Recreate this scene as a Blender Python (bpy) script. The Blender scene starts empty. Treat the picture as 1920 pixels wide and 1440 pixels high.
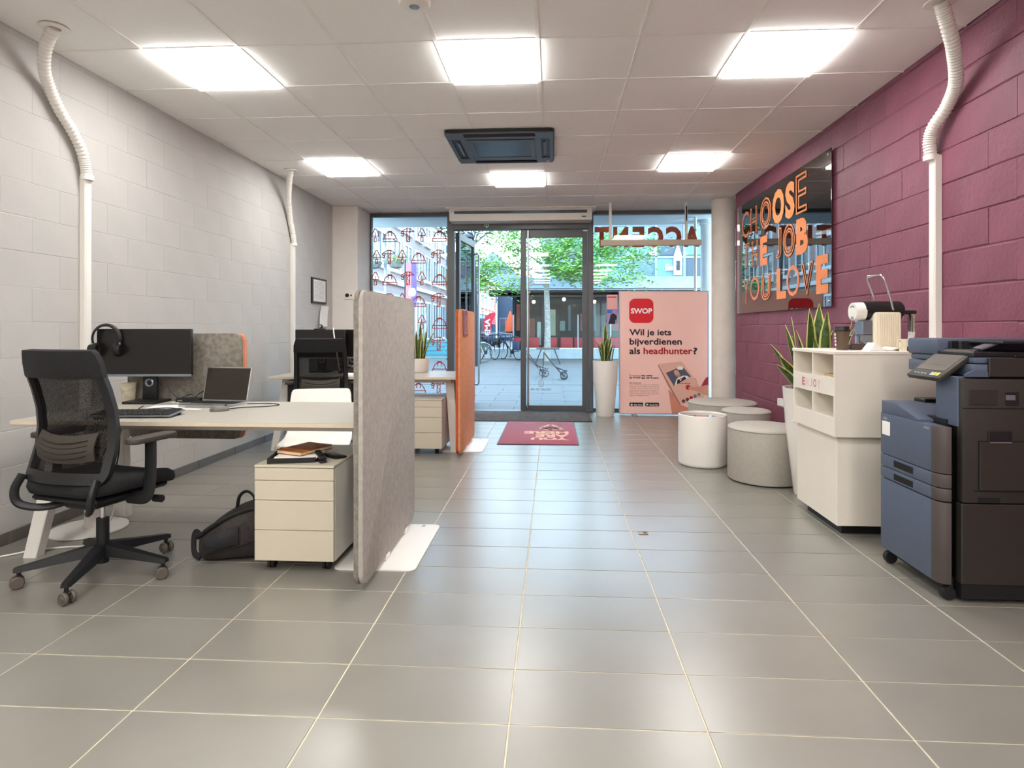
import bpy, bmesh, math, random
from mathutils import Vector, Matrix, Euler

RND = random.Random(11)
SC = bpy.context.scene
COL = SC.collection
PI = math.pi

# ------------------------------------------------------------------ camera, world, light, exposure
cam_data = bpy.data.cameras.new('camera')
cam = bpy.data.objects.new('camera', cam_data)
COL.objects.link(cam)
cam.location = (0, 0, 1.216)
cam.rotation_euler = (PI / 2, 0, math.atan(65 / 1125))
cam_data.sensor_width = 36
cam_data.lens = 1125 / 1920 * 36
cam_data.shift_x = -12 / 1920
cam_data.shift_y = -105 / 1920
cam_data.clip_start = 0.05
cam_data.clip_end = 300
SC.camera = cam

SC.view_settings.view_transform = 'Standard'
SC.view_settings.look = 'None'
SC.view_settings.gamma = 1
SC.view_settings.use_curve_mapping = False
SC.view_settings.exposure = 0.74
PANEL_STRENGTH = 13.0
SKY_STRENGTH = 4.8

world = bpy.data.worlds.new('sky')
SC.world = world
world.use_nodes = True
wn = world.node_tree.nodes
wl = world.node_tree.links
wn.clear()
w_out = wn.new('ShaderNodeOutputWorld')
w_bg = wn.new('ShaderNodeBackground')
w_tc = wn.new('ShaderNodeTexCoord')
w_sep = wn.new('ShaderNodeSeparateXYZ')
w_ramp = wn.new('ShaderNodeValToRGB')
w_ramp.color_ramp.elements[0].position = 0.0
w_ramp.color_ramp.elements[0].color = (0.74, 0.89, 1.0, 1)
w_ramp.color_ramp.elements[1].position = 0.7
w_ramp.color_ramp.elements[1].color = (0.42, 0.69, 1.0, 1)
wl.new(w_tc.outputs['Generated'], w_sep.inputs[0])
wl.new(w_sep.outputs['Z'], w_ramp.inputs[0])
wl.new(w_ramp.outputs[0], w_bg.inputs['Color'])
w_bg.inputs['Strength'].default_value = SKY_STRENGTH
wl.new(w_bg.outputs[0], w_out.inputs[0])

sun_data = bpy.data.lights.new('sun', 'SUN')
sun_data.energy = 1.0
sun_data.angle = math.radians(12)
sun_data.color = (1.0, 0.95, 0.88)
sun = bpy.data.objects.new('sun', sun_data)
COL.objects.link(sun)
sun.rotation_euler = Euler((math.radians(42), math.radians(-20), math.radians(10)))

# unseen area lamps added overhead and behind the camera to brighten the room
for _y in (1.41, -0.1, -1.3, -2.5, -3.7, -4.9):
    for _x in (-2.206, -0.393, 1.42):
        _d = bpy.data.lights.new('rear_fill_lamp', 'AREA')
        _d.shape = 'SQUARE'
        _d.size = 0.58
        _d.energy = PANEL_STRENGTH * math.pi * 0.58 ** 2
        _d.color = (1.0, 0.985, 0.94)
        _o = bpy.data.objects.new('rear_fill_lamp', _d)
        COL.objects.link(_o)
        _o.location = (_x, _y, 2.90)

SC.cycles.max_bounces = 8
SC.cycles.diffuse_bounces = 5
SC.cycles.glossy_bounces = 4
SC.cycles.transparent_max_bounces = 12
SC.cycles.caustics_reflective = False
SC.cycles.caustics_refractive = False


# ------------------------------------------------------------------ materials
def lin(c):
    if isinstance(c, str):
        c = [int(c[i:i + 2], 16) / 255 for i in (0, 2, 4)]
    return tuple((x / 12.92 if x <= 0.04045 else ((x + 0.055) / 1.055) ** 2.4) for x in c)


def mat(name, col, rough=0.5, metal=0.0, spec=0.5, noise=0.0, nscale=8.0, bump=0.0, bscale=60.0,
        emit=0.0, rnd=0.0, coat=0.0, coat_rough=0.1, col2=None, sheen=0.0, ior=1.5, detail=4.0):
    m = bpy.data.materials.new(name)
    m.use_nodes = True
    nt = m.node_tree
    N, L = nt.nodes, nt.links
    b = N['Principled BSDF']
    c = lin(col)
    b.inputs['Base Color'].default_value = (*c, 1)
    b.inputs['Roughness'].default_value = rough
    b.inputs['Metallic'].default_value = metal
    b.inputs['Specular IOR Level'].default_value = spec
    b.inputs['IOR'].default_value = ior
    b.inputs['Coat Weight'].default_value = coat
    b.inputs['Coat Roughness'].default_value = coat_rough
    b.inputs['Sheen Weight'].default_value = sheen
    m.diffuse_color = (*c, 1)
    tc = N.new('ShaderNodeTexCoord')
    last = None
    n = N.new('ShaderNodeTexNoise')
    n.inputs['Scale'].default_value = nscale
    n.inputs['Detail'].default_value = detail
    L.new(tc.outputs['Object'], n.inputs['Vector'])
    mix = N.new('ShaderNodeMix')
    mix.data_type = 'RGBA'
    amt = noise if noise else 0.03
    c2 = lin(col2) if col2 else tuple(max(0, x * (1 - amt)) for x in c)
    c1 = c if col2 else tuple(min(1, x * (1 + amt)) for x in c)
    mix.inputs[6].default_value = (*c1, 1)
    mix.inputs[7].default_value = (*c2, 1)
    rmp = N.new('ShaderNodeMapRange')
    rmp.inputs[1].default_value = 0.35
    rmp.inputs[2].default_value = 0.65
    L.new(n.outputs['Fac'], rmp.inputs[0])
    L.new(rmp.outputs[0], mix.inputs[0])
    last = mix.outputs[2]
    if rnd:
        oi = N.new('ShaderNodeObjectInfo')
        hsv = N.new('ShaderNodeHueSaturation')
        mr = N.new('ShaderNodeMapRange')
        mr.inputs[3].default_value = 1 - rnd
        mr.inputs[4].default_value = 1 + rnd
        L.new(oi.outputs['Random'], mr.inputs[0])
        L.new(mr.outputs[0], hsv.inputs['Value'])
        L.new(last, hsv.inputs['Color'])
        last = hsv.outputs[0]
    L.new(last, b.inputs['Base Color'])
    if bump:
        n2 = N.new('ShaderNodeTexNoise')
        n2.inputs['Scale'].default_value = bscale
        n2.inputs['Detail'].default_value = 6
        L.new(tc.outputs['Object'], n2.inputs['Vector'])
        bp = N.new('ShaderNodeBump')
        bp.inputs['Strength'].default_value = bump
        bp.inputs['Distance'].default_value = 0.01
        L.new(n2.outputs['Fac'], bp.inputs['Height'])
        L.new(bp.outputs[0], b.inputs['Normal'])
    if emit:
        b.inputs['Emission Color'].default_value = (*c, 1)
        b.inputs['Emission Strength'].default_value = emit
    return m


def glass(name, tint=(0.95, 0.985, 1.0), ior=1.5, gl=1.0, rough=0.0):
    m = bpy.data.materials.new(name)
    m.use_nodes = True
    N, L = m.node_tree.nodes, m.node_tree.links
    N.clear()
    out = N.new('ShaderNodeOutputMaterial')
    tr = N.new('ShaderNodeBsdfTransparent')
    tr.inputs[0].default_value = (*tint, 1)
    g = N.new('ShaderNodeBsdfGlossy')
    g.inputs[0].default_value = (gl, gl, gl, 1)
    g.inputs['Roughness'].default_value = rough
    fr = N.new('ShaderNodeFresnel')
    fr.inputs['IOR'].default_value = ior
    mx = N.new('ShaderNodeMixShader')
    L.new(fr.outputs[0], mx.inputs[0])
    L.new(tr.outputs[0], mx.inputs[1])
    L.new(g.outputs[0], mx.inputs[2])
    L.new(mx.outputs[0], out.inputs[0])
    return m


# ------------------------------------------------------------------ object helpers
WM = {}      # root name -> inverse world matrix (parts given in world coordinates) or None (local coordinates)


def props(o, label=None, cat=None, group=None, kind=None):
    if label:
        o['label'] = label
    if cat:
        o['category'] = cat
    if group:
        o['group'] = group
    if kind:
        o['kind'] = kind
    return o


def thing(name, label, cat, loc=(0, 0, 0), rotz=0.0, group=None, world_parts=False):
    o = bpy.data.objects.new(name, None)
    o.empty_display_size = 0.1
    COL.objects.link(o)
    o.location = loc
    o.rotation_euler = (0, 0, rotz)
    props(o, label, cat, group)
    WM[o.name] = (Matrix.Translation(loc) @ Matrix.Rotation(rotz, 4, 'Z')).inverted() if world_parts else None
    return o


def root_of(o):
    while o.parent:
        o = o.parent
    return o


def link_mesh(name, me, parent=None, loc=None, rot=None):
    o = bpy.data.objects.new(name, me)
    COL.objects.link(o)
    if parent:
        o.parent = parent
    if loc:
        o.location = loc
    if rot:
        o.rotation_euler = rot
    return o


def children_of(o):
    return [c for c in COL.objects if c.parent == o]


def dup(root, label=None, loc=None, rotz=None, group=None, swap=None):
    kids = {}
    for c in COL.objects:
        if c.parent:
            kids.setdefault(c.parent.name, []).append(c)

    def rec(o, par):
        c = o.copy()
        COL.objects.link(c)
        if par:
            c.parent = par
        if swap and o.data and o.data.materials and o.data.materials[0] and o.data.materials[0].name in swap:
            c.data = o.data.copy()
            c.data.materials[0] = swap[o.data.materials[0].name]
        for k in kids.get(o.name, []):
            rec(k, c)
        return c
    c = rec(root, None)
    if loc is not None:
        c.location = loc
    if rotz is not None:
        c.rotation_euler = (0, 0, rotz)
    if label:
        c['label'] = label
    if group:
        c['group'] = group
    WM[c.name] = WM.get(root.name)
    return c


class G:
    """collects shapes into one bmesh"""

    def __init__(s):
        s.bm = bmesh.new()

    def _mark(s):
        return len(s.bm.verts)

    def _new(s, n0):
        s.bm.verts.ensure_lookup_table()
        return [s.bm.verts[i] for i in range(n0, len(s.bm.verts))]

    def xf(s, M, n0=0):
        bmesh.ops.transform(s.bm, matrix=M, verts=s._new(n0))
        return s

    def box(s, x0, x1, y0, y1, z0, z1, bev=0.0, seg=1, M=None):
        n0 = s._mark()
        vs = [s.bm.verts.new(p) for p in [(x0, y0, z0), (x1, y0, z0), (x1, y1, z0), (x0, y1, z0),
                                          (x0, y0, z1), (x1, y0, z1), (x1, y1, z1), (x0, y1, z1)]]
        fs = [s.bm.faces.new([vs[i] for i in q]) for q in
              [(3, 2, 1, 0), (4, 5, 6, 7), (0, 1, 5, 4), (1, 2, 6, 5), (2, 3, 7, 6), (3, 0, 4, 7)]]
        if bev:
            es = list({e for f in fs for e in f.edges})
            if M is not None:
                bmesh.ops.transform(s.bm, matrix=M, verts=vs)
            bmesh.ops.bevel(s.bm, geom=es, offset=bev, segments=seg, affect='EDGES', profile=0.5)
        elif M is not None:
            bmesh.ops.transform(s.bm, matrix=M, verts=vs)
        return s

    def cyl(s, p, q, r, r2=None, n=16, caps=True):
        r2 = r if r2 is None else r2
        p, q = Vector(p), Vector(q)
        d = (q - p)
        if d.length < 1e-9:
            return s
        d.normalize()
        a = d.orthogonal().normalized()
        b = d.cross(a)
        A, Bv = [], []
        for i in range(n):
            t = 2 * PI * i / n
            o = a * math.cos(t) + b * math.sin(t)
            A.append(s.bm.verts.new(p + o * r))
            Bv.append(s.bm.verts.new(q + o * r2))
        for i in range(n):
            j = (i + 1) % n
            s.bm.faces.new((A[i], A[j], Bv[j], Bv[i]))
        if caps:
            s.bm.faces.new(A[::-1])
            s.bm.faces.new(Bv)
        return s

    def tube(s, pts, r, n=8, closed=False, caps=True, ry=None):
        pts = [Vector(p) for p in pts]
        m = len(pts)
        rings = []
        prev = None
        for i, p in enumerate(pts):
            if closed:
                d = pts[(i + 1) % m] - pts[i - 1]
            else:
                d = pts[min(i + 1, m - 1)] - pts[max(i - 1, 0)]
            d.normalize()
            if prev is None:
                a = d.orthogonal().normalized()
                if abs(d.z) < 0.9:
                    a = Vector((0, 0, 1)) - d * d.z
                    a.normalize()
            else:
                a = prev - d * prev.dot(d)
                a.normalize()
            prev = a
            b = d.cross(a)
            rr = r[i] if isinstance(r, (list, tuple)) else r
            rb = rr if ry is None else ry
            rings.append([s.bm.verts.new(p + a * rr * math.cos(2 * PI * k / n) + b * rb * math.sin(2 * PI * k / n))
                          for k in range(n)])
        for i in range(m if closed else m - 1):
            A, Bv = rings[i], rings[(i + 1) % m]
            for k in range(n):
                j = (k + 1) % n
                s.bm.faces.new((A[k], A[j], Bv[j], Bv[k]))
        if caps and not closed:
            s.bm.faces.new(rings[0][::-1])
            s.bm.faces.new(rings[-1])
        return s

    def lathe(s, prof, c=(0, 0), n=32, sx=1.0, sy=1.0):
        rings = []
        for r, z in prof:
            if r < 1e-6:
                rings.append([s.bm.verts.new((c[0], c[1], z))])
            else:
                rings.append([s.bm.verts.new((c[0] + sx * r * math.cos(2 * PI * k / n), c[1] + sy * r * math.sin(2 * PI * k / n), z))
                              for k in range(n)])
        for A, Bv in zip(rings, rings[1:]):
            for k in range(n):
                j = (k + 1) % n
                if len(A) == 1 and len(Bv) == 1:
                    continue
                if len(A) == 1:
                    s.bm.faces.new((A[0], Bv[j], Bv[k]))
                elif len(Bv) == 1:
                    s.bm.faces.new((A[k], A[j], Bv[0]))
                else:
                    s.bm.faces.new((A[k], A[j], Bv[j], Bv[k]))
        return s

    def prism(s, pts, axis, a, b, bev=0.0):
        """outline in the two other axes, extruded along axis from a to b"""
        def P(u, v, w):
            return {'X': (w, u, v), 'Y': (u, w, v), 'Z': (u, v, w)}[axis]
        A = [s.bm.verts.new(P(u, v, a)) for u, v in pts]
        Bv = [s.bm.verts.new(P(u, v, b)) for u, v in pts]
        n = len(pts)
        fs = [s.bm.faces.new(A), s.bm.faces.new(Bv[::-1])]
        for i in range(n):
            j = (i + 1) % n
            fs.append(s.bm.faces.new((A[j], A[i], Bv[i], Bv[j])))
        if bev:
            es = list({e for f in fs[:2] for e in f.edges})
            bmesh.ops.bevel(s.bm, geom=es, offset=bev, segments=2, affect='EDGES', profile=0.5)
        return s

    def poly(s, pts):
        s.bm.faces.new([s.bm.verts.new(p) for p in pts])
        return s

    def sphere(s, c, r, sx=1, sy=1, sz=1, u=16, v=10):
        n0 = s._mark()
        bmesh.ops.create_uvsphere(s.bm, u_segments=u, v_segments=v, radius=r)
        M = Matrix.Translation(c) @ Matrix.Diagonal((sx, sy, sz, 1))
        return s.xf(M, n0)

    def grid(s, f, us, vs, skip=None):
        V = [[s.bm.verts.new(f(u, v)) for u in us] for v in vs]
        for j in range(len(vs) - 1):
            for i in range(len(us) - 1):
                if skip and skip(i, j):
                    continue
                s.bm.faces.new((V[j][i], V[j][i + 1], V[j + 1][i + 1], V[j + 1][i]))
        return s

    def mesh(s, name, m, angle=35):
        bm = s.bm
        loose = [v for v in bm.verts if not v.link_faces]
        if loose:
            bmesh.ops.delete(bm, geom=loose, context='VERTS')
        bmesh.ops.recalc_face_normals(bm, faces=bm.faces[:])
        ca = math.radians(angle)
        for f in bm.faces:
            f.smooth = True
        for e in bm.edges:
            e.smooth = len(e.link_faces) == 2 and e.calc_face_angle(0) < ca
        me = bpy.data.meshes.new(name)
        bm.to_mesh(me)
        bm.free()
        for x in (m if isinstance(m, (list, tuple)) else [m]):
            me.materials.append(x)
        return me

    def obj(s, name, m, parent=None, angle=35, solid=0.0):
        if parent is not None:
            iv = WM.get(root_of(parent).name)
            if iv is not None:
                bmesh.ops.transform(s.bm, matrix=iv, verts=s.bm.verts[:])
        me = s.mesh(name, m, angle)
        o = link_mesh(name, me, parent)
        if solid:
            md = o.modifiers.new('thickness', 'SOLIDIFY')
            md.thickness = solid
            md.offset = 0
        return o


def rrect(x0, x1, z0, z1, r, n=5, corners=(1, 1, 1, 1)):
    """rounded rectangle outline, corners order: x1z1, x0z1, x0z0, x1z0"""
    out = []
    cs = [(x1, z1, 0, -1, -1), (x0, z1, 90, 1, -1), (x0, z0, 180, 1, 1), (x1, z0, 270, -1, 1)]
    for k, (x, z, a0, sx, sz) in enumerate(cs):
        if not corners[k]:
            out.append((x, z))
            continue
        for i in range(n + 1):
            a = math.radians(a0 + 90 * i / n)
            out.append((x + sx * r + r * math.cos(a), z + sz * r + r * math.sin(a)))
    return out


def bez(p0, p1, p2, p3, n=12):
    p0, p1, p2, p3 = map(Vector, (p0, p1, p2, p3))
    return [(p0 * (1 - t) ** 3 + p1 * 3 * t * (1 - t) ** 2 + p2 * 3 * t * t * (1 - t) + p3 * t ** 3)
            for t in [i / n for i in range(n + 1)]]


def spline(pts, n=8):
    """Catmull-Rom through the points"""
    P = [Vector(p) for p in pts]
    P = [P[0] * 2 - P[1]] + P + [P[-1] * 2 - P[-2]]
    out = []
    for i in range(1, len(P) - 2):
        a, b, c, d = P[i - 1:i + 3]
        for k in range(n):
            t = k / n
            out.append(0.5 * ((2 * b) + (c - a) * t + (2 * a - 5 * b + 4 * c - d) * t * t + (3 * b - a - 3 * c + d) * t ** 3))
    out.append(P[-2])
    return out


def text(s, name, m, parent, origin, xdir, zdir, width=None, height=0.1, bold=0.0, outline=0.0, depth=0.0008, spacing=1.0):
    """writing set out from origin (lower left) along xdir, upright along zdir, in world (or local) coordinates"""
    cu = bpy.data.curves.new('writing', 'FONT')
    cu.body = s
    cu.size = 1
    cu.space_character = spacing
    cu.resolution_u = 3
    if outline:
        cu.fill_mode = 'NONE'
        cu.bevel_depth = outline
        cu.bevel_resolution = 0
    else:
        cu.offset = bold
        cu.extrude = 0.0
    o = bpy.data.objects.new('writing', cu)
    COL.objects.link(o)
    bpy.context.view_layer.update()
    dg = bpy.context.evaluated_depsgraph_get()
    me = bpy.data.meshes.new_from_object(o.evaluated_get(dg))
    bpy.data.objects.remove(o)
    bpy.data.curves.remove(cu)
    me.name = name
    X, Z = Vector(xdir).normalized(), Vector(zdir).normalized()
    Nn = X.cross(Z)
    xs = [v.co.x for v in me.vertices]
    ys = [v.co.y for v in me.vertices]
    zs = [v.co.z for v in me.vertices]
    x0, x1, y0, y1 = min(xs), max(xs), min(ys), max(ys)
    sy = height / (y1 - y0)
    sx = width / (x1 - x0) if width else sy
    zr = max(max(zs) - min(zs), 1e-6)
    O = Vector(origin)
    iv = None
    if parent is not None:
        iv = WM.get(root_of(parent).name)
    for v in me.vertices:
        p = O + X * ((v.co.x - x0) * sx) + Z * ((v.co.y - y0) * sy) + Nn * ((v.co.z - min(zs)) / zr * depth if zr > 1e-5 else 0)
        v.co = iv @ p if iv is not None else p
    me.materials.clear()
    me.materials.append(m)
    me.validate()
    return link_mesh(name, me, parent)


def ribbon(g, pts, w, P, closed=False):
    """flat stroke of width w along 2-D points; P maps (u,v) to 3-D"""
    pts = [Vector((p[0], p[1])) for p in pts]
    if closed:
        pts = pts + [pts[0]]
    for a, b in zip(pts, pts[1:]):
        d = (b - a)
        if d.length < 1e-6:
            continue
        d.normalize()
        n = Vector((-d.y, d.x)) * w / 2
        a2, b2 = a - d * w * 0.4, b + d * w * 0.4
        g.poly([P(*(a2 + n)), P(*(b2 + n)), P(*(b2 - n)), P(*(a2 - n))])
    return g

# ------------------------------------------------------------------ material library
WALL_W = mat('painted_block_white', 'BFBDBA', 0.7, noise=0.02, nscale=3, bump=0.10, bscale=90)
WALL_P = mat('painted_block_purple', '82495C', 0.55, noise=0.08, nscale=3, bump=0.5, bscale=34, rnd=0.05)
PLASTER = mat('plaster', 'EDE8E2', 0.8, noise=0.02, bump=0.04)
CEIL = mat('mineral_ceiling_tile', 'FBFAF8', 0.9, noise=0.01, nscale=30, bump=0.08, bscale=250, rnd=0.01)
GRID_W = mat('white_grid_metal', 'F4F2EE', 0.5)
TILE = mat('floor_tile', '827F77', 0.29, spec=0.5, ior=2.1, noise=0.06, nscale=2.2, bump=0.025, bscale=45, rnd=0.03)
GROUT = mat('grout', 'CFC5AE', 0.9, noise=0.1, nscale=20)
SKIRT = mat('skirting_tile', '605B56', 0.4, noise=0.08, rnd=0.04)
ALU = mat('dark_grey_aluminium', '5F6163', 0.38, metal=0.3, noise=0.03)
ALU_L = mat('silver_aluminium', 'B9BABB', 0.3, metal=0.8)
RUBBER = mat('black_rubber', '0D0D0E', 0.7)
CHROME = mat('chrome', 'D8D8D8', 0.12, metal=1.0)
STEEL = mat('brushed_steel', '9AA3AC', 0.3, metal=0.8, noise=0.05)
WHITE = mat('white_laminate', 'B1ACA2', 0.42, noise=0.01)
WHITE_D = mat('white_drawer_front', 'CFC6B3', 0.42, noise=0.01)
WHITE_C = mat('white_cabinet_board', 'EFE8DC', 0.45, noise=0.01)
WHITE_M = mat('white_powder_coat', 'E9E6E0', 0.4, noise=0.01)
WHITE_P = mat('white_plastic', 'EFECE5', 0.35, noise=0.01)
WHITE_G = mat('white_gloss', 'F1EEE8', 0.25, noise=0.01)
PAPER = mat('paper', 'F4F3F0', 0.8)
BLACK = mat('black_plastic', '111113', 0.45, noise=0.05)
BLACK_F = mat('black_fabric', '141416', 0.85, noise=0.2, nscale=60, bump=0.2, bscale=400)
DARK = mat('dark_void', '060607', 0.9)
SCREEN = mat('screen_black', '1A1715', 0.28, noise=0.02)
FELT = mat('grey_felt', 'AEA9A2', 0.95, noise=0.09, nscale=34, bump=0.3, bscale=300, detail=8)
FELT_D = mat('dark_grey_felt', '847E75', 0.95, noise=0.22, nscale=40, bump=0.3, bscale=300, detail=8)
FELT_O = mat('orange_felt', 'DA9068', 0.95, noise=0.08, nscale=30, bump=0.2, bscale=300)
ORANGE_TRIM = mat('coral_felt', 'D88A6A', 0.9, noise=0.05)
RED = mat('signal_red', 'D8142A', 0.5)
LEAF_G = mat('snake_leaf_green', '4E6B2C', 0.45, noise=0.45, nscale=26, col2='27401F')
LEAF_Y = mat('snake_leaf_margin', 'CFCB7C', 0.45, noise=0.08)
SOIL = mat('potting_soil', '3A2A20', 0.95, noise=0.4, nscale=40, bump=0.8, bscale=80)
PANE = glass('window_glass', (0.94, 0.975, 0.985), 1.37)
PANE2 = glass('door_glass', (0.94, 0.975, 0.985), 1.38)
CLEAR = glass('clear_plastic', (0.9, 0.88, 0.93), 1.45)

# ------------------------------------------------------------------ room shell
XL, XR, YG, HC = -3.07, 2.325, 8.8, 2.916

fl = G().box(-3.09, 2.75, 0.64, 8.86, -0.06, -0.0025).obj('floor', GROUT)
props(fl, kind='structure')
xs = [XL] + [-2.535 + 0.6 * k for k in range(9)] + [XR]
ys = [0.64 + 0.2985 * k for k in range(28)] + [8.72]
tile_mesh = {}
GAP = 0.0030
for j in range(len(ys) - 1):
    for i in range(len(xs) - 1):
        w, d = round(xs[i + 1] - xs[i], 3), round(ys[j + 1] - ys[j], 3)
        if (w, d) not in tile_mesh:
            a, b = w / 2 - GAP, d / 2 - GAP
            g = G().box(-a, a, -b, b, -0.006, 0, bev=0.0007)
            tile_mesh[(w, d)] = g.mesh('floor_tile', TILE, 10)
        link_mesh('floor_tile', tile_mesh[(w, d)], fl, ((xs[i] + xs[i + 1]) / 2, (ys[j] + ys[j + 1]) / 2, RND.uniform(-0.0003, 0.0002)))
g = G().box(-3.09, 2.4, -6.3, 0.638, -0.06, 0.0)
link_mesh('floor_tile', g.mesh('floor_tile', TILE), fl)['kind'] = 'stuff'

# ceiling: slab, T-bars, tiles
ce = G().box(-3.25, 2.75, -6.3, 8.9, 2.95, 3.1).obj('ceiling', CEIL)
props(ce, kind='structure')

gx = [XL, -2.508, -1.904, -1.3, -0.695, -0.091, 0.513, 1.118, 1.722, XR]
gy = [1.108 + 0.604 * k for k in range(13)] + [8.82]
LIGHT_CELLS = {(1, 3.524), (4, 3.524), (7, 3.524), (1, 5.94), (4, 6.544), (7, 5.94)}
lights_at = []
ct_mesh = {}
for j in range(len(gy) - 1):
    for i in range(len(gx) - 1):
        if any(c == i and abs(y - gy[j]) < 0.05 for c, y in LIGHT_CELLS):
            lights_at.append(((gx[i] + gx[i + 1]) / 2, (gy[j] + gy[j + 1]) / 2, gx[i + 1] - gx[i], gy[j + 1] - gy[j]))
            continue
        w, d = round(gx[i + 1] - gx[i], 3), round(gy[j + 1] - gy[j], 3)
        if (w, d) not in ct_mesh:
            ct_mesh[(w, d)] = G().box(-w / 2 + 0.003, w / 2 - 0.003, -d / 2 + 0.003, d / 2 - 0.003, 0, 0.014, bev=0.002).mesh('ceiling_tile', CEIL)
        link_mesh('ceiling_tile', ct_mesh[(w, d)], ce, ((gx[i] + gx[i + 1]) / 2, (gy[j] + gy[j + 1]) / 2, 2.9195 + RND.uniform(-.0006, .0006)))
for x in gx[1:-1]:
    G().box(x - 0.0105, x + 0.0105, 1.1, 8.8, 2.9145, 2.935).obj('grid_bar', GRID_W, ce)
for y in gy:
    G().box(XL, XR, y - 0.0075, y + 0.0075, 2.9155, 2.934).obj('grid_bar', GRID_W, ce)
G().box(-3.25, 2.75, -6.3, 1.1, 2.9145, 2.94).obj('ceiling_rear', CEIL, ce)
G().box(XR + 0.01, 2.75, 7.8, 8.86, 2.9145, 2.94).obj('ceiling_corner', CEIL, ce)


def block_wall(name, m, x_face, sgn, x_back, y0, y1, y_lo, y_hi, grv, gap, first, z_off, tilt):
    """painted concrete block wall: a backing slab and single blocks laid in running bond"""
    base = G()
    base.box(min(x_back, x_face + sgn * grv), max(x_back, x_face + sgn * grv), y_lo, y_hi, 0, 2.95)
    base.box(min(x_back, x_face), max(x_back, x_face), y_lo, y0 - gap, 0, 2.95)
    w = base.obj(name, m)
    props(w, kind='structure')
    meshes = {}
    z = z_off - 0.205
    row = 0
    while z < 2.93:
        za, zb = max(0.0, z), min(2.93, z + 0.205)
        y = y0 - (0.2 if row % 2 else 0.0) + first
        while y < y1:
            ya, yb = max(y0, y), min(y1, y + 0.4)
            if yb - ya > 0.03 and zb - za > 0.02:
                key = (round(yb - ya, 3), round(zb - za, 3))
                if key not in meshes:
                    a, b = key[0] / 2 - 0.0004, key[1] / 2 - gap / 2
                    meshes[key] = []
                    for c1, c2 in ((.3, .9), (1.1, .4), (.6, 1.3), (.2, .3), (1.0, 1.0), (.5, .2)):
                        c1, c2, f = c1 * grv + .0004, c2 * grv + .0004, -sgn * 0.02
                        g = G().prism([(-f, -b), (f + sgn * c1, -b), (f, -b + c1 * 1.4), (f, b - c2 * 1.4), (f + sgn * c2, b), (-f, b)], 'Y', -a, a)
                        # prism along Y takes (x, z) pairs
                        meshes[key].append(g.mesh('block', m, 20))
                o = link_mesh('block', RND.choice(meshes[key]), w,
                              (x_face + sgn * 0.02 + RND.uniform(-tilt, tilt), (ya + yb) / 2, (za + zb) / 2),
                              (RND.uniform(-0.004, 0.004) * (tilt / .0015), RND.uniform(-tilt * 2, tilt * 2), RND.uniform(-tilt * 2, tilt * 2)))
            y += 0.4
        z += 0.205
        row += 1
    return w


wl_ = block_wall('wall_left', WALL_W, XL, -1, -3.3, 2.6, 8.2, -6.3, 8.2, 0.0016, 0.0022, 0.17, 0.02, 0.0005)
wr_ = block_wall('wall_right', WALL_P, XR, 1, 2.55, 2.4, 7.8, -6.3, 7.8, 0.0055, 0.0045, -0.05, 0.02, 0.0018)
props(G().box(-3.3, 2.75, -6.4, -6.3, 0, 2.95).obj('wall_back', PLASTER), kind='structure')
props(G().box(-3.3, -2.715, 8.2, 8.86, 0, 2.915, bev=0.004).obj('wall_pilaster', PLASTER), kind='structure')
g = G().box(2.55, 2.75, 7.7, 7.8, 0, 2.915)
g.box(2.70, 2.75, 7.8, 8.86, 0, 2.915)
props(g.obj('wall_corner', PLASTER), kind='structure')

# skirting along the left wall
bl = G().box(XL, XL + 0.006, 2.6, 8.2, 0.0, 0.066).obj('baseboard_left', GROUT)
props(bl, kind='structure')
y = 2.62
while y < 8.2:
    y2 = min(y + 0.596, 8.2)
    G().box(XL + 0.003, XL + 0.012, y, y2 - 0.004, 0.001, 0.07, bev=0.0015).obj('skirting_tile', SKIRT, bl)
    y += 0.6
g = G().box(XL + 0.012, -2.711, 8.19, 8.2, 0.001, 0.07)
g.box(-2.715, -2.705, 8.19, 8.75, 0.001, 0.07)
g.obj('skirting_tile', SKIRT, bl)

# ------------------------------------------------------------------ shop front
w1 = G()
w1.box(-2.715, -1.55, 8.76, 8.84, 2.862, 2.915)
w1.box(-2.715, -1.55, 8.76, 8.84, 0.0, 0.05)
w1.box(-2.715, -2.69, 8.76, 8.84, 0.05, 2.862)
w1 = w1.obj('window_1', ALU)
props(w1, kind='structure')
G().box(-2.69, -1.55, 8.795, 8.805, 0.05, 2.862).obj('pane', PANE, w1)
w2 = G()
w2.box(0.58, 2.7, 8.76, 8.84, 2.862, 2.915)
w2.box(0.58, 2.7, 8.76, 8.84, 0.0, 0.05)
w2.box(2.66, 2.7, 8.76, 8.84, 0.05, 2.862)
w2 = w2.obj('window_2', ALU)
props(w2, kind='structure')
G().box(0.58, 2.66, 8.795, 8.805, 0.05, 2.862).obj('pane', PANE, w2)

d1 = G()
d1.box(-1.55, -1.452, 8.72, 8.87, 0, 2.915, bev=0.004)
d1.box(0.505, 0.582, 8.72, 8.87, 0, 2.915, bev=0.004)
d1.box(-1.452, 0.505, 8.72, 8.87, 2.655, 2.915, bev=0.004)
d1.box(-1.452, 0.505, 8.74, 8.87, -0.002, 0.006)
d1 = d1.obj('door_1', ALU)
props(d1, kind='structure')


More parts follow.
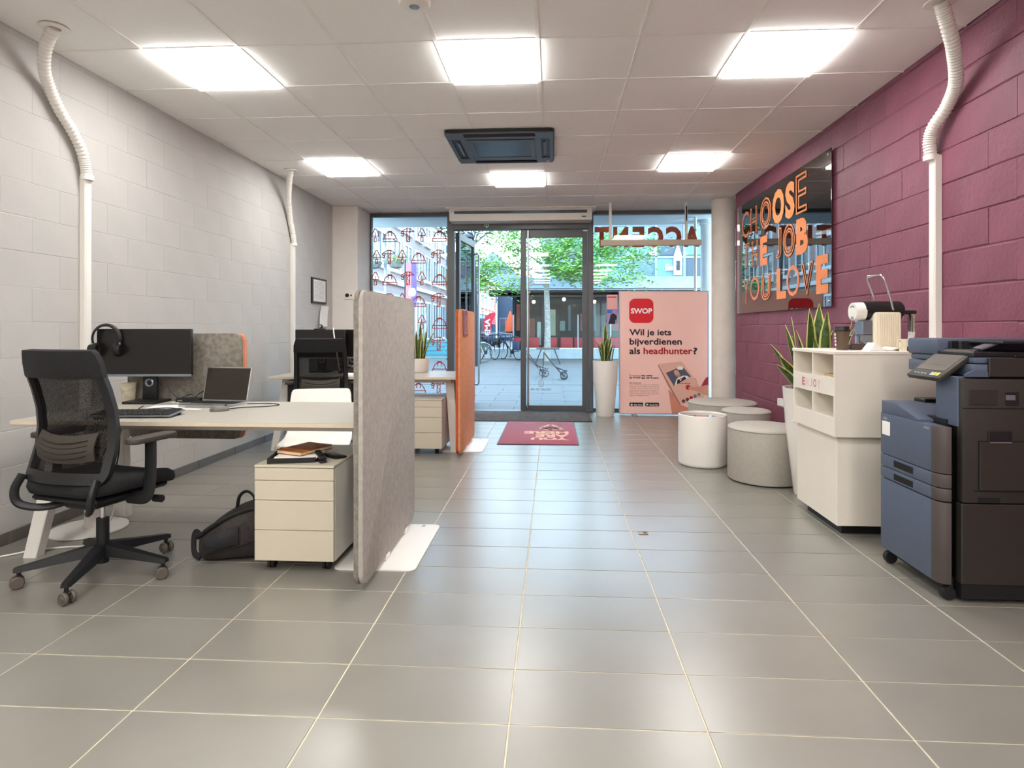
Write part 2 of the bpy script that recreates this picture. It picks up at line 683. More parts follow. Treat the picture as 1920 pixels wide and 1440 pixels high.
def door_leaf(M, handle_side, name):
    """glazed leaf 0.97 wide, 2.63 high, built at the origin then set in place"""
    w, h = 0.975, 2.645
    g = G()
    g.box(0, 0.08, -0.03, 0.03, 0.012, h, bev=0.003)
    g.box(w - 0.075, w, -0.03, 0.03, 0.012, h, bev=0.003)
    g.box(0.08, w - 0.075, -0.03, 0.03, h - 0.105, h, bev=0.003)
    g.box(0.08, w - 0.075, -0.03, 0.03, 0.012, 0.085, bev=0.003)
    g.xf(M)
    lf = g.obj('door_leaf', ALU, d1)
    G().box(0.08, w - 0.075, -0.006, 0.006, 0.085, h - 0.105).xf(M).obj('pane', PANE2, lf)
    return lf


lf = door_leaf(Matrix.Translation((-0.475, 8.80, 0)), 0, 'door_leaf')
g = G()
g.cyl((-0.362, 8.70, 0.06), (-0.362, 8.70, 2.63), 0.016, n=12)
for z in (0.12, 2.55):
    g.cyl((-0.362, 8.70, z), (-0.362, 8.775, z), 0.010, n=8)
g.obj('pull_bar', CHROME, lf)
G().box(0.43, 0.50, 8.735, 8.765, 2.622, 2.64).obj('door_contact', WHITE_P, lf)
lf2 = door_leaf(Matrix.Translation((-1.43, 8.92, 0)) @ Matrix.Rotation(math.radians(83.5), 4, 'Z'), 1, 'door_leaf')
g = G()
M2 = Matrix.Translation((-1.43, 8.92, 0)) @ Matrix.Rotation(math.radians(83.5), 4, 'Z')
g.tube([M2 @ Vector(p) for p in [(0.90, -0.03, 2.42), (0.90, -0.09, 2.44), (0.90, -0.11, 2.40), (0.90, -0.11, 0.32), (0.90, -0.09, 0.28), (0.90, -0.03, 0.30)]], 0.016, n=10)
g.obj('pull_bar', STEEL, lf2)

# lettering and house mark at the foot of the door glass, seen from behind
FAINT = mat('etched_print', '8E97A0', 0.6)
text('HOUSE OF HR', 'glass_print', FAINT, lf, (-0.03, 8.788, 0.30), (-1, 0, 0), (0, 0, 1), 0.30, 0.034, bold=0.01)
g = G()
P = lambda u, v: (u, 8.788, v)
for o_ in (0,):
    ribbon(g, [(-0.21, 0.36), (-0.21, 0.43), (-0.175, 0.46), (-0.14, 0.43), (-0.14, 0.36)], 0.006, P, True)
    ribbon(g, [(-0.185, 0.36), (-0.185, 0.42), (-0.165, 0.42), (-0.165, 0.36)], 0.005, P)
g.obj('glass_print', FAINT, lf)

# stickers on the left pane: helmet, tower crane, trowel
STK = mat('sticker_red', 'C4431C', 0.7)


def motif(kind):
    g = G()
    Pm = lambda u, v: (u, 0, v)
    W = 0.0125
    if kind == 'helmet':
        ribbon(g, [(-0.105, 0), (0.105, 0), (0.105, 0.04), (-0.105, 0.04)], W, Pm, True)
        arc = [(0.09 * math.cos(math.radians(a)), 0.04 + 0.10 * math.sin(math.radians(a))) for a in range(0, 181, 15)]
        ribbon(g, arc, W, Pm)
        ribbon(g, [(-0.027, 0.085), (-0.027, 0.15), (0.027, 0.15), (0.027, 0.085)], W, Pm)
    elif kind == 'crane':
        ribbon(g, [(-0.022, 0), (0.022, 0), (0.022, 0.19), (-0.022, 0.19)], W, Pm, True)
        ribbon(g, [(-0.022, 0), (0.022, 0.05), (-0.022, 0.10), (0.022, 0.145)], W * .7, Pm)
        ribbon(g, [(-0.105, 0.145), (0.085, 0.145), (0.03, 0.19), (-0.03, 0.19)], W, Pm, True)
        ribbon(g, [(-0.105, 0.145), (-0.105, 0.12), (-0.065, 0.12), (-0.065, 0.145)], W, Pm)
        ribbon(g, [(-0.085, 0.12), (-0.07, 0.10), (-0.075, 0.08), (-0.095, 0.08), (-0.10, 0.095)], W, Pm)
    else:
        ribbon(g, [(-0.055, 0.10), (-0.05, 0.085), (0.05, 0.085), (0.055, 0.10), (0.01, 0.19), (-0.01, 0.19)], W, Pm, True)
        ribbon(g, [(0, 0.13), (0, 0.06)], W, Pm)
        ribbon(g, [(-0.017, 0), (0.017, 0), (0.017, 0.06), (-0.017, 0.06)], W, Pm, True)
    return g.mesh('sticker', STK)


mot = {k: motif(k) for k in ('helmet', 'crane', 'trowel')}
hw = {'helmet': 0.106, 'crane': 0.106, 'trowel': 0.058}
for r in range(9):
    z = 2.50 - 0.322 * r
    seq = ['helmet', 'crane', 'trowel']
    x = -2.43 - 0.765 * (r % 2) * 0.5
    n = 0 if r % 2 == 0 else 1
    if r % 2 == 0:
        cells = [(-2.64, 'trowel'), (-2.42, 'helmet'), (-2.145, 'crane'), (-1.94, 'trowel'), (-1.675, 'helmet')]
    else:
        cells = [(-2.62, 'trowel'), (-2.43, 'crane'), (-2.235, 'trowel'), (-1.99, 'helmet'), (-1.69, 'crane')]
    for x, k in cells:
        if x - hw[k] < -2.715:
            continue
        link_mesh('sticker', mot[k], w1, (x, 8.79, z))

# ------------------------------------------------------------------ ceiling lights
DIFF = mat('light_diffuser', 'FFFDF8', 0.5, emit=PANEL_STRENGTH)
spots = {1: 'left', 4: 'middle', 7: 'right'}
first = None
lab = {}
for (x, y, w, d) in lights_at:
    side = 'left' if x < -1.5 else ('middle' if x < 0.5 else 'right')
    if y < 5:
        L_ = {'left': 'large glowing ceiling panel beside the white ribbed hose',
              'middle': 'large glowing ceiling panel in front of the black air conditioner',
              'right': 'large glowing ceiling panel nearest the purple wall, beside the right hose'}[side]
        grp = 'ceiling light panels'
    else:
        L_ = {'left': 'farther glowing ceiling panel near the left white wall',
              'middle': 'small glowing ceiling panel between air conditioner and door',
              'right': 'farther glowing ceiling panel near the top of the purple wall'}[side]
        grp = 'ceiling light panels'
    if first is None:
        first = thing('ceiling_light', L_, 'ceiling light', (x, y, 2.909), 0, grp)
        a, b = 0.2935, 0.2935
        g = G()
        for s_ in (-1, 1):
            g.box(s_ * a - 0.006, s_ * a + 0.006, -b - 0.006, b + 0.006, 0.004, 0.022)
            g.box(-a, a, s_ * b - 0.006, s_ * b + 0.006, 0.004, 0.022)
        g.obj('light_frame', GRID_W, first)
        G().box(-a + 0.006, a - 0.006, -b + 0.006, b - 0.006, -0.016, 0.016, bev=.003).obj('diffuser', DIFF, first)
    else:
        dup(first, L_, (x, y, 2.909), 0, grp)

# ------------------------------------------------------------------ ceiling and wall fittings
def cable_duct(label, wall_x, sgn, y, ztop, hose, width, depth, rib):
    t = thing('cable_duct', label, 'cable duct', (wall_x, y, 0.075), 0, 'white cable ducts', world_parts=True)
    x0, x1 = sorted((wall_x, wall_x + sgn * depth))
    g = G().box(x0, x1, y - width / 2, y + width / 2, 0.075, ztop, bev=0.003)
    tr = g.obj('trunking', WHITE_P, t)
    xf_ = wall_x + sgn * depth
    G().box(min(xf_, xf_ + sgn * .003), max(xf_, xf_ + sgn * .003), y - width / 2 + 0.008, y + width / 2 - 0.008, 0.08, ztop - .012, bev=0.001).obj('trunking_lid', WHITE_P, tr)
    pts = spline(hose, 22)
    dense = []
    L = 0
    for a, b in zip(pts, pts[1:]):
        k = max(1, round((b - a).length / 0.0045))
        for i in range(k):
            dense.append(a.lerp(b, i / k))
    dense.append(pts[-1])
    rad = [rib * (1.0 if (i // 2) % 2 else 0.87) for i in range(len(dense))]
    G().tube(dense, rad, n=14).obj('ribbed_hose', WHITE_P, t, angle=60)
    G().cyl(dense[0] + Vector((0, 0, -0.02)), dense[0] + Vector((0, 0, 0.012)), rib * 1.12, n=16).obj('hose_collar', WHITE_P, t)
    e = dense[-1]
    g = G().lathe([(rib * 1.0, 2.9135), (rib * 1.0, 2.906), (rib * 2.0, 2.9075), (rib * 2.15, 2.9135)], (e.x, e.y), 24)
    g.obj('ceiling_collar', WHITE_P, t)
    return t


cable_duct('white ribbed hose and trunking on the left wall behind the front desk', XL, 1, 3.75, 2.205,
           [(-3.035, 3.745, 2.20), (-3.03, 3.70, 2.344), (-3.03, 3.62, 2.457), (-3.03, 3.52, 2.556), (-3.02, 3.44, 2.655),
            (-2.985, 3.36, 2.733), (-2.915, 3.29, 2.828), (-2.816, 3.235, 2.915)], 0.058, 0.04, 0.034)
cable_duct('slim white hose and trunking on the left wall by the rear desk', XL, 1, 6.88, 2.21,
           [(-3.035, 6.88, 2.20), (-3.033, 6.84, 2.318), (-3.03, 6.76, 2.478), (-2.985, 6.62, 2.663), (-2.902, 6.45, 2.802), (-2.817, 6.3, 2.915)],
           0.058, 0.04, 0.032)
cable_duct('cream ribbed hose and trunking on the purple wall behind the printer', XR, -1, 3.76, 2.255,
           [(2.283, 3.77, 2.249), (2.270, 3.76, 2.343), (2.268, 3.72, 2.414), (2.280, 3.62, 2.498), (2.254, 3.5, 2.595), (2.166, 3.38, 2.721),
            (2.096, 3.31, 2.801), (2.018, 3.25, 2.915)], 0.062, 0.042, 0.037)

# black cassette air conditioner
t = thing('air_conditioner', 'black square air conditioner cassette in the middle of the ceiling', 'air conditioner', (-0.465, 5.57, 2.88))
AC = mat('charcoal_plastic', '55595F', 0.42, noise=0.03)
g = G()
o_ = rrect(-0.475, 0.475, -0.475, 0.475, 0.05)
g.prism(o_, 'Z', 0.008, 0.034)
g.obj('panel_edge', BLACK, t)
# face plate built as a frame around the slots
g = G()
Z0, Z1 = 0.0, 0.010
g.box(-0.465, -0.31, -0.465, -0.30, Z0, Z1, bev=.002); g.box(0.31, 0.465, -0.465, -0.30, Z0, Z1, bev=.002)
g.box(-0.465, -0.31, 0.30, 0.465, Z0, Z1, bev=.002); g.box(0.31, 0.465, 0.30, 0.465, Z0, Z1, bev=.002)
for s_ in (-1, 1):
    g.box(-0.31, 0.31, *sorted((s_ * 0.455, s_ * 0.475)), Z0, Z1)
    g.box(-0.31, 0.31, *sorted((s_ * 0.33, s_ * 0.365)), Z0, Z1)
    g.box(*sorted((s_ * 0.435, s_ * 0.465)), -0.30, 0.30, Z0, Z1)
    g.box(*sorted((s_ * 0.30, s_ * 0.355)), -0.30, 0.30, Z0, Z1)
    g.box(-0.31, 0.31, *sorted((s_ * 0.30, s_ * 0.33)), Z0, Z1)
fp = g.obj('face_plate', AC, t)
g = G()
for s_ in (-1, 1):
    g.box(-0.305, 0.305, *sorted((s_ * 0.24, s_ * 0.285)), -0.006, 0.006, bev=.003)
    g.box(*sorted((s_ * 0.255, s_ * 0.298)), -0.24, 0.24, -0.006, 0.006, bev=.003)
g.obj('grille_frame', AC, t)
G().box(-0.255, 0.255, -0.24, 0.24, -0.002, 0.004).obj('intake_grille', SCREEN, t)
for s_ in (-1, 1):
    g = G().box(-0.30, 0.30, -0.028, 0.028, -0.002, 0.002, M=Matrix.Translation((0, s_ * 0.41, 0.006)) @ Matrix.Rotation(s_ * 0.45, 4, 'X'))
    g.obj('louver', BLACK, t)
    g = G().box(-0.02, 0.02, -0.20, 0.20, -0.002, 0.002, M=Matrix.Translation((s_ * 0.395, 0, 0.006)) @ Matrix.Rotation(-s_ * 0.45, 4, 'Y'))
    g.obj('louver', AC, t)
G().box(0.40, 0.43, 0.385, 0.40, -0.003, 0.001).obj('sensor_label', WHITE_P, t).location = (0, 0.02, 0)

# round white detector at the top edge of the view
t = thing('smoke_detector', 'round white detector on the ceiling near the camera', 'smoke detector', (-0.72, 3.085, 2.884))
G().lathe([(0, 0.0), (0.05, 0.002), (0.075, 0.010), (0.088, 0.03)], (0, 0), 28).obj('detector_body', WHITE_P, t)
G().lathe([(0, -0.004), (0.02, -0.003), (0.028, 0.001), (0.028, .006)], (0, 0), 16).obj('detector_lens', STEEL, t)

# air curtain above the doors
t = thing('air_curtain', 'long white air curtain with dark grille above the doors', 'air curtain', (-0.46, 8.6, 2.735), world_parts=True)
body = G().prism([(8.46, 2.735), (8.715, 2.735), (8.715, 2.912), (8.40, 2.912), (8.40, 2.895), (8.44, 2.865), (8.445, 2.76)], 'X', -1.47, 0.545, bev=.004)
body.obj('housing', WHITE_P, t)
G().box(-1.515, 0.595, 8.36, 8.71, 2.893, 2.912, bev=0.003).obj('top_flange', WHITE_P, t)
gr = G().box(-1.40, 0.475, 8.432, 8.446, 2.832, 2.882).obj('grille', DARK, t)
g = G()
for k in range(5):
    z = 2.836 + 0.0105 * k
    g.box(-1.40, 0.475, 8.429, 8.435, z, z + 0.0035)
g.obj('grille_slats', STEEL, gr)
G().box(0.40, 0.46, 8.436, 8.442, 2.775, 2.786).obj('rating_label', BLACK, t)

# green exit mark on the door head
t = thing('exit_sign', 'small green exit pictogram on the dark door head', 'sign', (-0.965, 8.712, 2.69), world_parts=True)
GREEN = mat('exit_green', '1E6B4E', 0.5)
G().box(-1.01, -0.92, 8.706, 8.7185, 2.672, 2.735, bev=.002).obj('plate', GREEN, t)
g = G()
P = lambda u, v: (-0.965 + u, 8.7045, 2.703 + v)
ribbon(g, [(-0.03, -0.005), (-0.03, 0.022), (0.03, 0.022), (0.03, -0.005), (0.012, -0.005)], 0.007, P)
ribbon(g, [(-0.03, -0.005), (-0.012, -0.005)], 0.007, P)
ribbon(g, [(0, 0.008), (0, -0.024)], 0.007, P)
ribbon(g, [(-0.014, -0.012), (0, -0.026), (0.014, -0.012)], 0.007, P)
g.obj('pictogram', WHITE_P, t)

# hanging bar in front of the right window
BEIGE = mat('bar_beige', 'C3B3A0', 0.5)
t = thing('hanging_bar', 'beige bar hung on two white rods before the right window', 'display bar', (1.3, 8.2, 2.33), world_parts=True)
G().box(0.645, 1.985, 8.16, 8.24, 2.33, 2.405, bev=0.003).obj('bar', BEIGE, t)
for x in (0.775, 1.79):
    G().box(x - 0.018, x + 0.018, 8.185, 8.215, 2.405, 2.914, bev=0.002).obj('rod', WHITE_M, t)
G().box(1.783, 1.797, 8.178, 8.184, 2.66, 2.86).obj('cable_slot', DARK, t)

# framed sheet, loose paper and thermostat near the pilaster
t = thing('picture_frame', 'black framed sheet on the left wall near the window', 'picture frame', (XL, 7.69, 1.54), world_parts=True)
G().box(XL, XL + 0.02, 7.45, 7.93, 1.535, 1.865, bev=.002).obj('frame', BLACK, t)
G().box(XL + 0.019, XL + 0.022, 7.49, 7.89, 1.56, 1.84).obj('sheet', PAPER, t)
g = G()
for k in range(14):
    z = 1.815 - 0.0165 * k
    g.box(XL + 0.0215, XL + 0.0226, 7.52, 7.86 - RND.random() * .08, z, z + 0.004)
g.obj('printed_lines', mat('print_grey', 'B9BCC4', .8), t)
t = G()
t.grid(lambda u, v: Vector((XL + 0.014 + 0.03 * (1 - v) ** 2 + 0.01 * u * u, 7.63 + 0.24 * u + 0.13 * v, 1.235 + 0.275 * v)), [i / 6 for i in range(7)], [i / 8 for i in range(9)])
t = t.obj('paper_note', PAPER, None, solid=0.001)
props(t, 'white paper sheet pinned askew on the left wall below the black frame', 'paper')
t = thing('thermostat', 'small white thermostat on the pilaster beside the grey divider', 'thermostat', (-2.835, 8.2, 1.62), world_parts=True)
G().box(-2.90, -2.775, 8.185, 8.2, 1.612, 1.728, bev=.004).obj('housing', WHITE_P, t)
G().cyl((-2.855, 8.178, 1.67), (-2.855, 8.187, 1.67), 0.027, n=20).obj('dial', BLACK, t)
G().box(-2.81, -2.79, 8.182, 8.187, 1.66, 1.68).obj('switch', BLACK, t)

# round columns inside and outside the glass
CONC = mat('painted_concrete', 'E4DDD3', 0.7, noise=0.04, nscale=6, bump=0.1, bscale=120)
t = G().lathe([(0.152, 0), (0.152, 2.915)], (2.255, 8.1), 40).obj('round_column', CONC)
props(t, 'pale round concrete column at the far end of the purple wall', 'column')

# wall socket by the poufs
t = thing('socket_box', 'small white socket box low on the purple wall behind the planter', 'socket', (XR, 6.13, 0.43), world_parts=True)
G().box(XR - 0.055, XR, 6.03, 6.23, 0.43, 0.505, bev=.004).obj('housing', WHITE_P, t)
G().box(XR - 0.058, XR - 0.054, 6.05, 6.12, 0.44, 0.495, bev=.001).obj('cover', PAPER, t)

# acrylic sign on the purple wall
SIGN_G = glass('acrylic', (0.86, 0.80, 0.86), 2.7, 0.95)
ORG = mat('sign_orange', 'F09058', 0.5)
ORG2 = mat('sign_orange_light', 'E38A63', 0.5)
t = thing('wall_sign', 'large clear acrylic sign with orange slogan on the purple wall', 'sign', (2.30, 6.37, 1.39), world_parts=True)
G().box(2.296, 2.302, 5.10, 7.64, 1.395, 2.71, bev=.001).obj('acrylic_panel', SIGN_G, t)
for yy in (5.15, 7.59):
    for zz in (1.44, 2.665):
        G().cyl((2.29, yy, zz), (2.325, yy, zz), 0.012, n=12).obj('standoff', CHROME, t)


def sign_letter(ch, y_left, y_right, z0, z1, style):
    xw = 2.2935
    kw = dict(depth=0.002)
    o = (xw, y_left, z0)
    W_, H_ = y_left - y_right, z1 - z0
    if style == 'solid':
        text(ch, 'letter', ORG, t, o, (0, -1, 0), (0, 0, 1), W_, H_, bold=0.05, **kw)
    elif style == 'outline':
        text(ch, 'letter', ORG, t, o, (0, -1, 0), (0, 0, 1), W_, H_, outline=0.022, **kw)
    elif style == 'double':
        text(ch, 'letter', ORG, t, o, (0, -1, 0), (0, 0, 1), W_, H_, outline=0.026, **kw)
        c = 0.12
        text(ch, 'letter', ORG2, t, (xw, y_left - W_ * c, z0 + H_ * c), (0, -1, 0), (0, 0, 1), W_ * (1 - 2 * c), H_ * (1 - 2 * c), outline=0.022, **kw)
    else:
        text(ch, 'letter', ORG2, t, o, (0, -1, 0), (0, 0, 1), W_, H_, bold=0.0, **kw)


for a in [('C', 7.44, 7.19, 2.29, 2.60, 'thin'), ('H', 7.13, 6.90, 2.30, 2.60, 'outline'), ('O', 6.80, 6.46, 2.28, 2.63, 'double'),
          ('O', 6.43, 6.11, 2.28, 2.635, 'solid'), ('S', 6.08, 5.85, 2.28, 2.635, 'solid'), ('E', 5.82, 5.57, 2.28, 2.65, 'outline'),
          ('T', 7.36, 7.16, 1.94, 2.215, 'outline'), ('H', 7.08, 6.87, 1.92, 2.21, 'outline'), ('E', 6.80, 6.58, 1.90, 2.22, 'solid'),
          ('J', 6.32, 6.18, 1.92, 2.23, 'outline'), ('O', 6.14, 5.84, 1.90, 2.235, 'double'), ('B', 5.81, 5.55, 1.90, 2.235, 'solid'),
          ('Y', 7.38, 7.19, 1.505, 1.795, 'thin'), ('O', 7.14, 6.83, 1.53, 1.80, 'thin'), ('U', 6.76, 6.48, 1.51, 1.79, 'double'),
          ('L', 6.31, 6.06, 1.51, 1.82, 'solid'), ('O', 6.05, 5.74, 1.52, 1.82, 'thin'), ('V', 5.70, 5.44, 1.51, 1.81, 'outline'),
          ('E', 5.38, 5.15, 1.51, 1.84, 'solid')]:
    sign_letter(*a)

# shop letters on the outside of the right pane, read in mirror image from inside
SIGN_R = mat('shop_letter_red', 'F0683A', 0.5)
t = thing('shop_lettering', 'red shop name letters on the right window, reversed from inside', 'sign', (1.36, 8.86, 2.40), world_parts=True)
for ch, x1, x0 in [('T', 0.605, 0.815), ('N', 0.875, 1.10), ('E', 1.155, 1.33), ('C', 1.38, 1.605), ('C', 1.64, 1.865), ('A', 1.895, 2.125)]:
    text(ch, 'letter', SIGN_R, t, (x0, 8.845, 2.395), (-1, 0, 0), (0, 0, 1), x0 - x1, 0.30, bold=0.06, depth=0.02)

# two small posters fixed to the right pane
PINK = mat('poster_pink', 'F0B4AE', 0.6)
t = thing('poster', 'small pink poster on the right window above the snake plant', 'poster', (0.855, 8.79, 1.47), world_parts=True)
G().box(0.78, 0.935, 8.788, 8.792, 1.488, 1.70).obj('sheet', PINK, t)
G().box(0.795, 0.92, 8.786, 8.789, 1.655, 1.675).obj('print', mat('poster_red', 'C85A6A', .6), t)
t = thing('poster', 'small purple poster on the right window below the pink one', 'poster', (0.855, 8.79, 1.27), world_parts=True)
G().box(0.78, 0.935, 8.788, 8.792, 1.275, 1.482).obj('sheet', mat('poster_violet', 'B493C8', .6), t)
g = G()
g.prism([(0.80, 1.275), (0.90, 1.275), (0.90, 1.33), (0.925, 1.35), (0.92, 1.40), (0.875, 1.43), (0.835, 1.41), (0.825, 1.36)], 'Y', 8.786, 8.789)
g.obj('print', BLACK, t)
G().box(0.785, 0.86, 8.786, 8.7885, 1.43, 1.478).obj('print', mat('poster_blue', '4A6FC0', .6), t)

# ------------------------------------------------------------------ desks
EDGE = mat('desk_edge', 'DCCDB4', 0.5, noise=0.03)


def make_desk(label):
    t = thing('desk', label, 'desk', (-1.86, 3.355, 0), 0, 'white desks', world_parts=True)
    x0, x1, y0, y1 = -2.79, -0.925, 2.93, 3.78
    tp = G().box(x0, x1, y0, y1, 0.717, 0.74, bev=0.0015).obj('desktop', WHITE, t)
    g = G()
    g.box(x0 + 0.0005, x1 - .0005, y0 - 0.0006, y1 + .0006, 0.7195, 0.7375)
    g.obj('edge_band', EDGE, tp)
    g = G()
    g.box(x0 + .08, x1 - .08, y0 + 0.15, y0 + 0.19, 0.675, 0.717)
    g.box(x0 + .08, x1 - .08, y1 - 0.10, y1 - 0.06, 0.675, 0.717)
    g.box(x0 + .08, x0 + .12, y0 + .19, y1 - 0.10, 0.675, 0.717)
    g.box(x1 - .12, x1 - .08, y0 + .19, y1 - 0.10, 0.675, 0.717)
    g.obj('frame', WHITE_M, t)
    for fx, fy, tx, ty in ((-2.765, 3.045, -2.70, 3.19), (-2.775, 3.735, -2.74, 3.64), (-0.965, 3.06, -1.03, 3.18), (-0.965, 3.70, -1.02, 3.60)):
        g = G()
        a, b = 0.045, 0.032
        A = [g.bm.verts.new((tx + sx * a, ty + sy * b, 0.7)) for sx, sy in ((-1, -1), (1, -1), (1, 1), (-1, 1))]
        a, b = 0.036, 0.03
        B = [g.bm.verts.new((fx + sx * a, fy + sy * b, 0.0)) for sx, sy in ((-1, -1), (1, -1), (1, 1), (-1, 1))]
        g.bm.faces.new(A); g.bm.faces.new(B[::-1])
        es = []
        for i in range(4):
            f = g.bm.faces.new((A[i], B[i], B[(i + 1) % 4], A[(i + 1) % 4]))
        es = [e for e in g.bm.edges if abs(e.verts[0].co.z - e.verts[1].co.z) > .5]
        bmesh.ops.bevel(g.bm, geom=es, offset=0.004, segments=1, affect='EDGES')
        g.obj('leg', WHITE_M, t)
    return t


desk = make_desk('white desk in front with ultrawide monitor, laptop and keyboard on it')
dup(desk, 'white desk by the window behind the second office chair', (-1.86, 3.355 + 2.79, 0))


def make_screen(label):
    t = thing('desk_screen', label, 'desk screen', (-2.42, 3.835, 0.49), 0, 'felt desk screens', world_parts=True)
    o_ = rrect(-2.80, -2.03, 0.492, 1.18, 0.045, 6)
    G().prism(o_, 'Y', 3.80, 3.825, bev=0.008).obj('felt_face', FELT_D, t)
    G().prism(rrect(-2.795, -2.018, 0.492, 1.18, 0.045, 6), 'Y', 3.826, 3.85, bev=0.008).obj('felt_back', ORANGE_TRIM, t)
    for x in (-2.62, -2.22):
        G().box(x - .025, x + .025, 3.74, 3.80, 0.700, 0.7165).obj('bracket', WHITE_M, t)
    return t


scr = make_screen('dark grey felt desk screen with coral edge behind the front monitor')
dup(scr, 'grey felt desk screen behind the monitors on the rear desk', (-2.42, 3.835 + 2.79, 0.49)).location = (-2.36, 6.63, 0.49)


# monitor
def make_monitor(label, w, h, lift, loc, rz):
    t = thing('monitor', label, 'monitor', loc, rz)
    zb = lift
    p = G().prism(rrect(-w / 2, w / 2, zb, zb + h, 0.006, 2), 'Y', -0.012, 0.014, bev=.002).obj('display_housing', BLACK, t)
    G().box(-w / 2 + .006, w / 2 - .006, -0.0135, -0.011, zb + .016, zb + h - .007).obj('screen', SCREEN, p)
    G().box(-w / 2, w / 2, -0.0165, 0.002, zb - 0.006, zb + 0.009, bev=.002).obj('bottom_bezel', STEEL, t)
    G().box(-0.055, 0.055, 0.014, 0.05, zb + h * .3, zb + h * .65, bev=.006).obj('rear_mount', BLACK, t)
    g = G().prism([(-0.048, 0.018), (0.048, 0.018), (0.040, zb + h * .55), (-0.04, zb + h * .55)], 'Y', 0.046, 0.066, bev=.003)
    s_ = g.obj('stand', BLACK, t)
    g = G().tube([(0.022 * math.cos(a), 0.045, 0.125 + 0.022 * math.sin(a)) for a in [2 * PI * k / 16 for k in range(16)]], 0.007, n=8, closed=True)
    g.obj('cable_ring', STEEL, s_)
    G().prism(rrect(-0.105, 0.105, -0.075, 0.115, 0.015, 3), 'Z', 0.0, 0.016, bev=.003).obj('base_plate', BLACK, t)
    return t


make_monitor('wide black monitor with headphones over its left corner', 0.60, 0.295, 0.175, (-2.585, 3.665, 0.74), math.radians(3))
make_monitor('black monitor with webcam on the rear desk, behind the second office chair', 0.53, 0.31, 0.15, (-2.50, 6.33, 0.74), math.radians(6))
make_monitor('right-hand black monitor on the rear desk, partly behind the grey divider', 0.40, 0.31, 0.15, (-2.22, 6.46, 0.74), math.radians(-10))

# webcam
t = thing('webcam', 'small round webcam clipped on top of the rear monitor', 'webcam', (-2.51, 6.33, 1.199))
G().box(-0.06, 0.06, -0.014, 0.02, 0.001, 0.011, bev=.003).obj('clip', BLACK, t)
G().sphere((0.015, -0.005, 0.034), 0.022).obj('camera_ball', BLACK, t)
G().cyl((0.015, -0.022, 0.034), (0.015, -0.0285, 0.034), 0.012, n=14).obj('lens', CHROME, t)

# headphones hung over the monitor corner
t = thing('headphones', 'black headphones hung over the left corner of the front monitor', 'headphones', (-2.805, 3.615, 0.915), math.radians(8))
g = G()
arc = [(0.082 * math.cos(a), 0, 0.235 + 0.085 * math.sin(a)) for a in [math.radians(d) for d in range(-20, 201, 10)]]
g.tube(arc, 0.013, n=8, ry=0.007)
g.obj('headband', BLACK, t)
for s_ in (-1, 1):
    c = Vector((s_ * 0.082, 0, 0.165))
    g = G().cyl(c + Vector((-s_ * 0.022, 0, 0)), c + Vector((s_ * 0.012, 0, 0)), 0.036, 0.034, n=20)
    e_ = g.obj('ear_cup', BLACK, t)
    G().tube([c + Vector((-s_ * 0.022, 0.029 * math.cos(a), 0.033 * math.sin(a))) for a in [2 * PI * k / 20 for k in range(20)]], 0.011, n=8, closed=True).obj('ear_pad', BLACK_F, e_)
    G().tube([(s_ * 0.079, 0, 0.17), (s_ * 0.082, 0, 0.21)], 0.008, n=8).obj('slider', STEEL, t)

# keyboard
t = thing('keyboard', 'dark computer keyboard with silver frame on the front desk', 'keyboard', (-2.24, 3.11, 0.741), math.radians(6))
g = G().prism([(-0.075, 0.006), (0.075, 0.016), (0.075, 0.026), (-0.075, 0.014)], 'X', -0.215, 0.215, bev=.002)
g.obj('frame', STEEL, t)
km = {}
for r in range(5):
    n = [15, 15, 14, 13, 9][r]
    x = -0.205
    for k in range(n):
        w = 0.41 / n
        if r == 4 and k == 3:
            pass
        key = round(w, 4)
        if key not in km:
            km[key] = G().box(-w / 2 + .002, w / 2 - .002, -0.011, 0.011, 0, 0.006, bev=.0015).mesh('key', BLACK)
        link_mesh('key', km[key], t, (x + w / 2, 0.054 - 0.027 * r, 0.0235 - 0.0022 * r), (0.08, 0, 0))
        x += w
for s_ in (-1, 1):
    G().box(s_ * 0.19 - .012, s_ * 0.19 + .012, 0.05, 0.065, 0.0, 0.018).obj('foot', BLACK, t)

# laptop
t = thing('laptop', 'open silver laptop with dark screen on the front desk', 'laptop', (-2.09, 3.58, 0.741), math.radians(-7))
lb = G().prism(rrect(-0.158, 0.158, -0.11, 0.11, 0.012, 3), 'Z', 0, 0.013, bev=.002).obj('base', ALU_L, t)
G().box(-0.145, 0.145, -0.015, 0.09, 0.0125, 0.0145).obj('key_field', BLACK, lb)
G().box(-0.05, 0.05, -0.098, -0.03, 0.0125, 0.0136).obj('touchpad', STEEL, lb)
Mh = Matrix.Translation((0, 0.108, 0.012)) @ Matrix.Rotation(math.radians(-14), 4, 'X')
li = G().prism(rrect(-0.158, 0.158, 0.0, 0.218, 0.008, 3), 'Y', -0.003, 0.004, bev=.001).xf(Mh).obj('lid', ALU_L, t)
G().box(-0.151, 0.151, -0.0045, -0.0025, 0.008, 0.211).xf(Mh).obj('screen', mat('laptop_screen', '2A241C', 0.3), li)

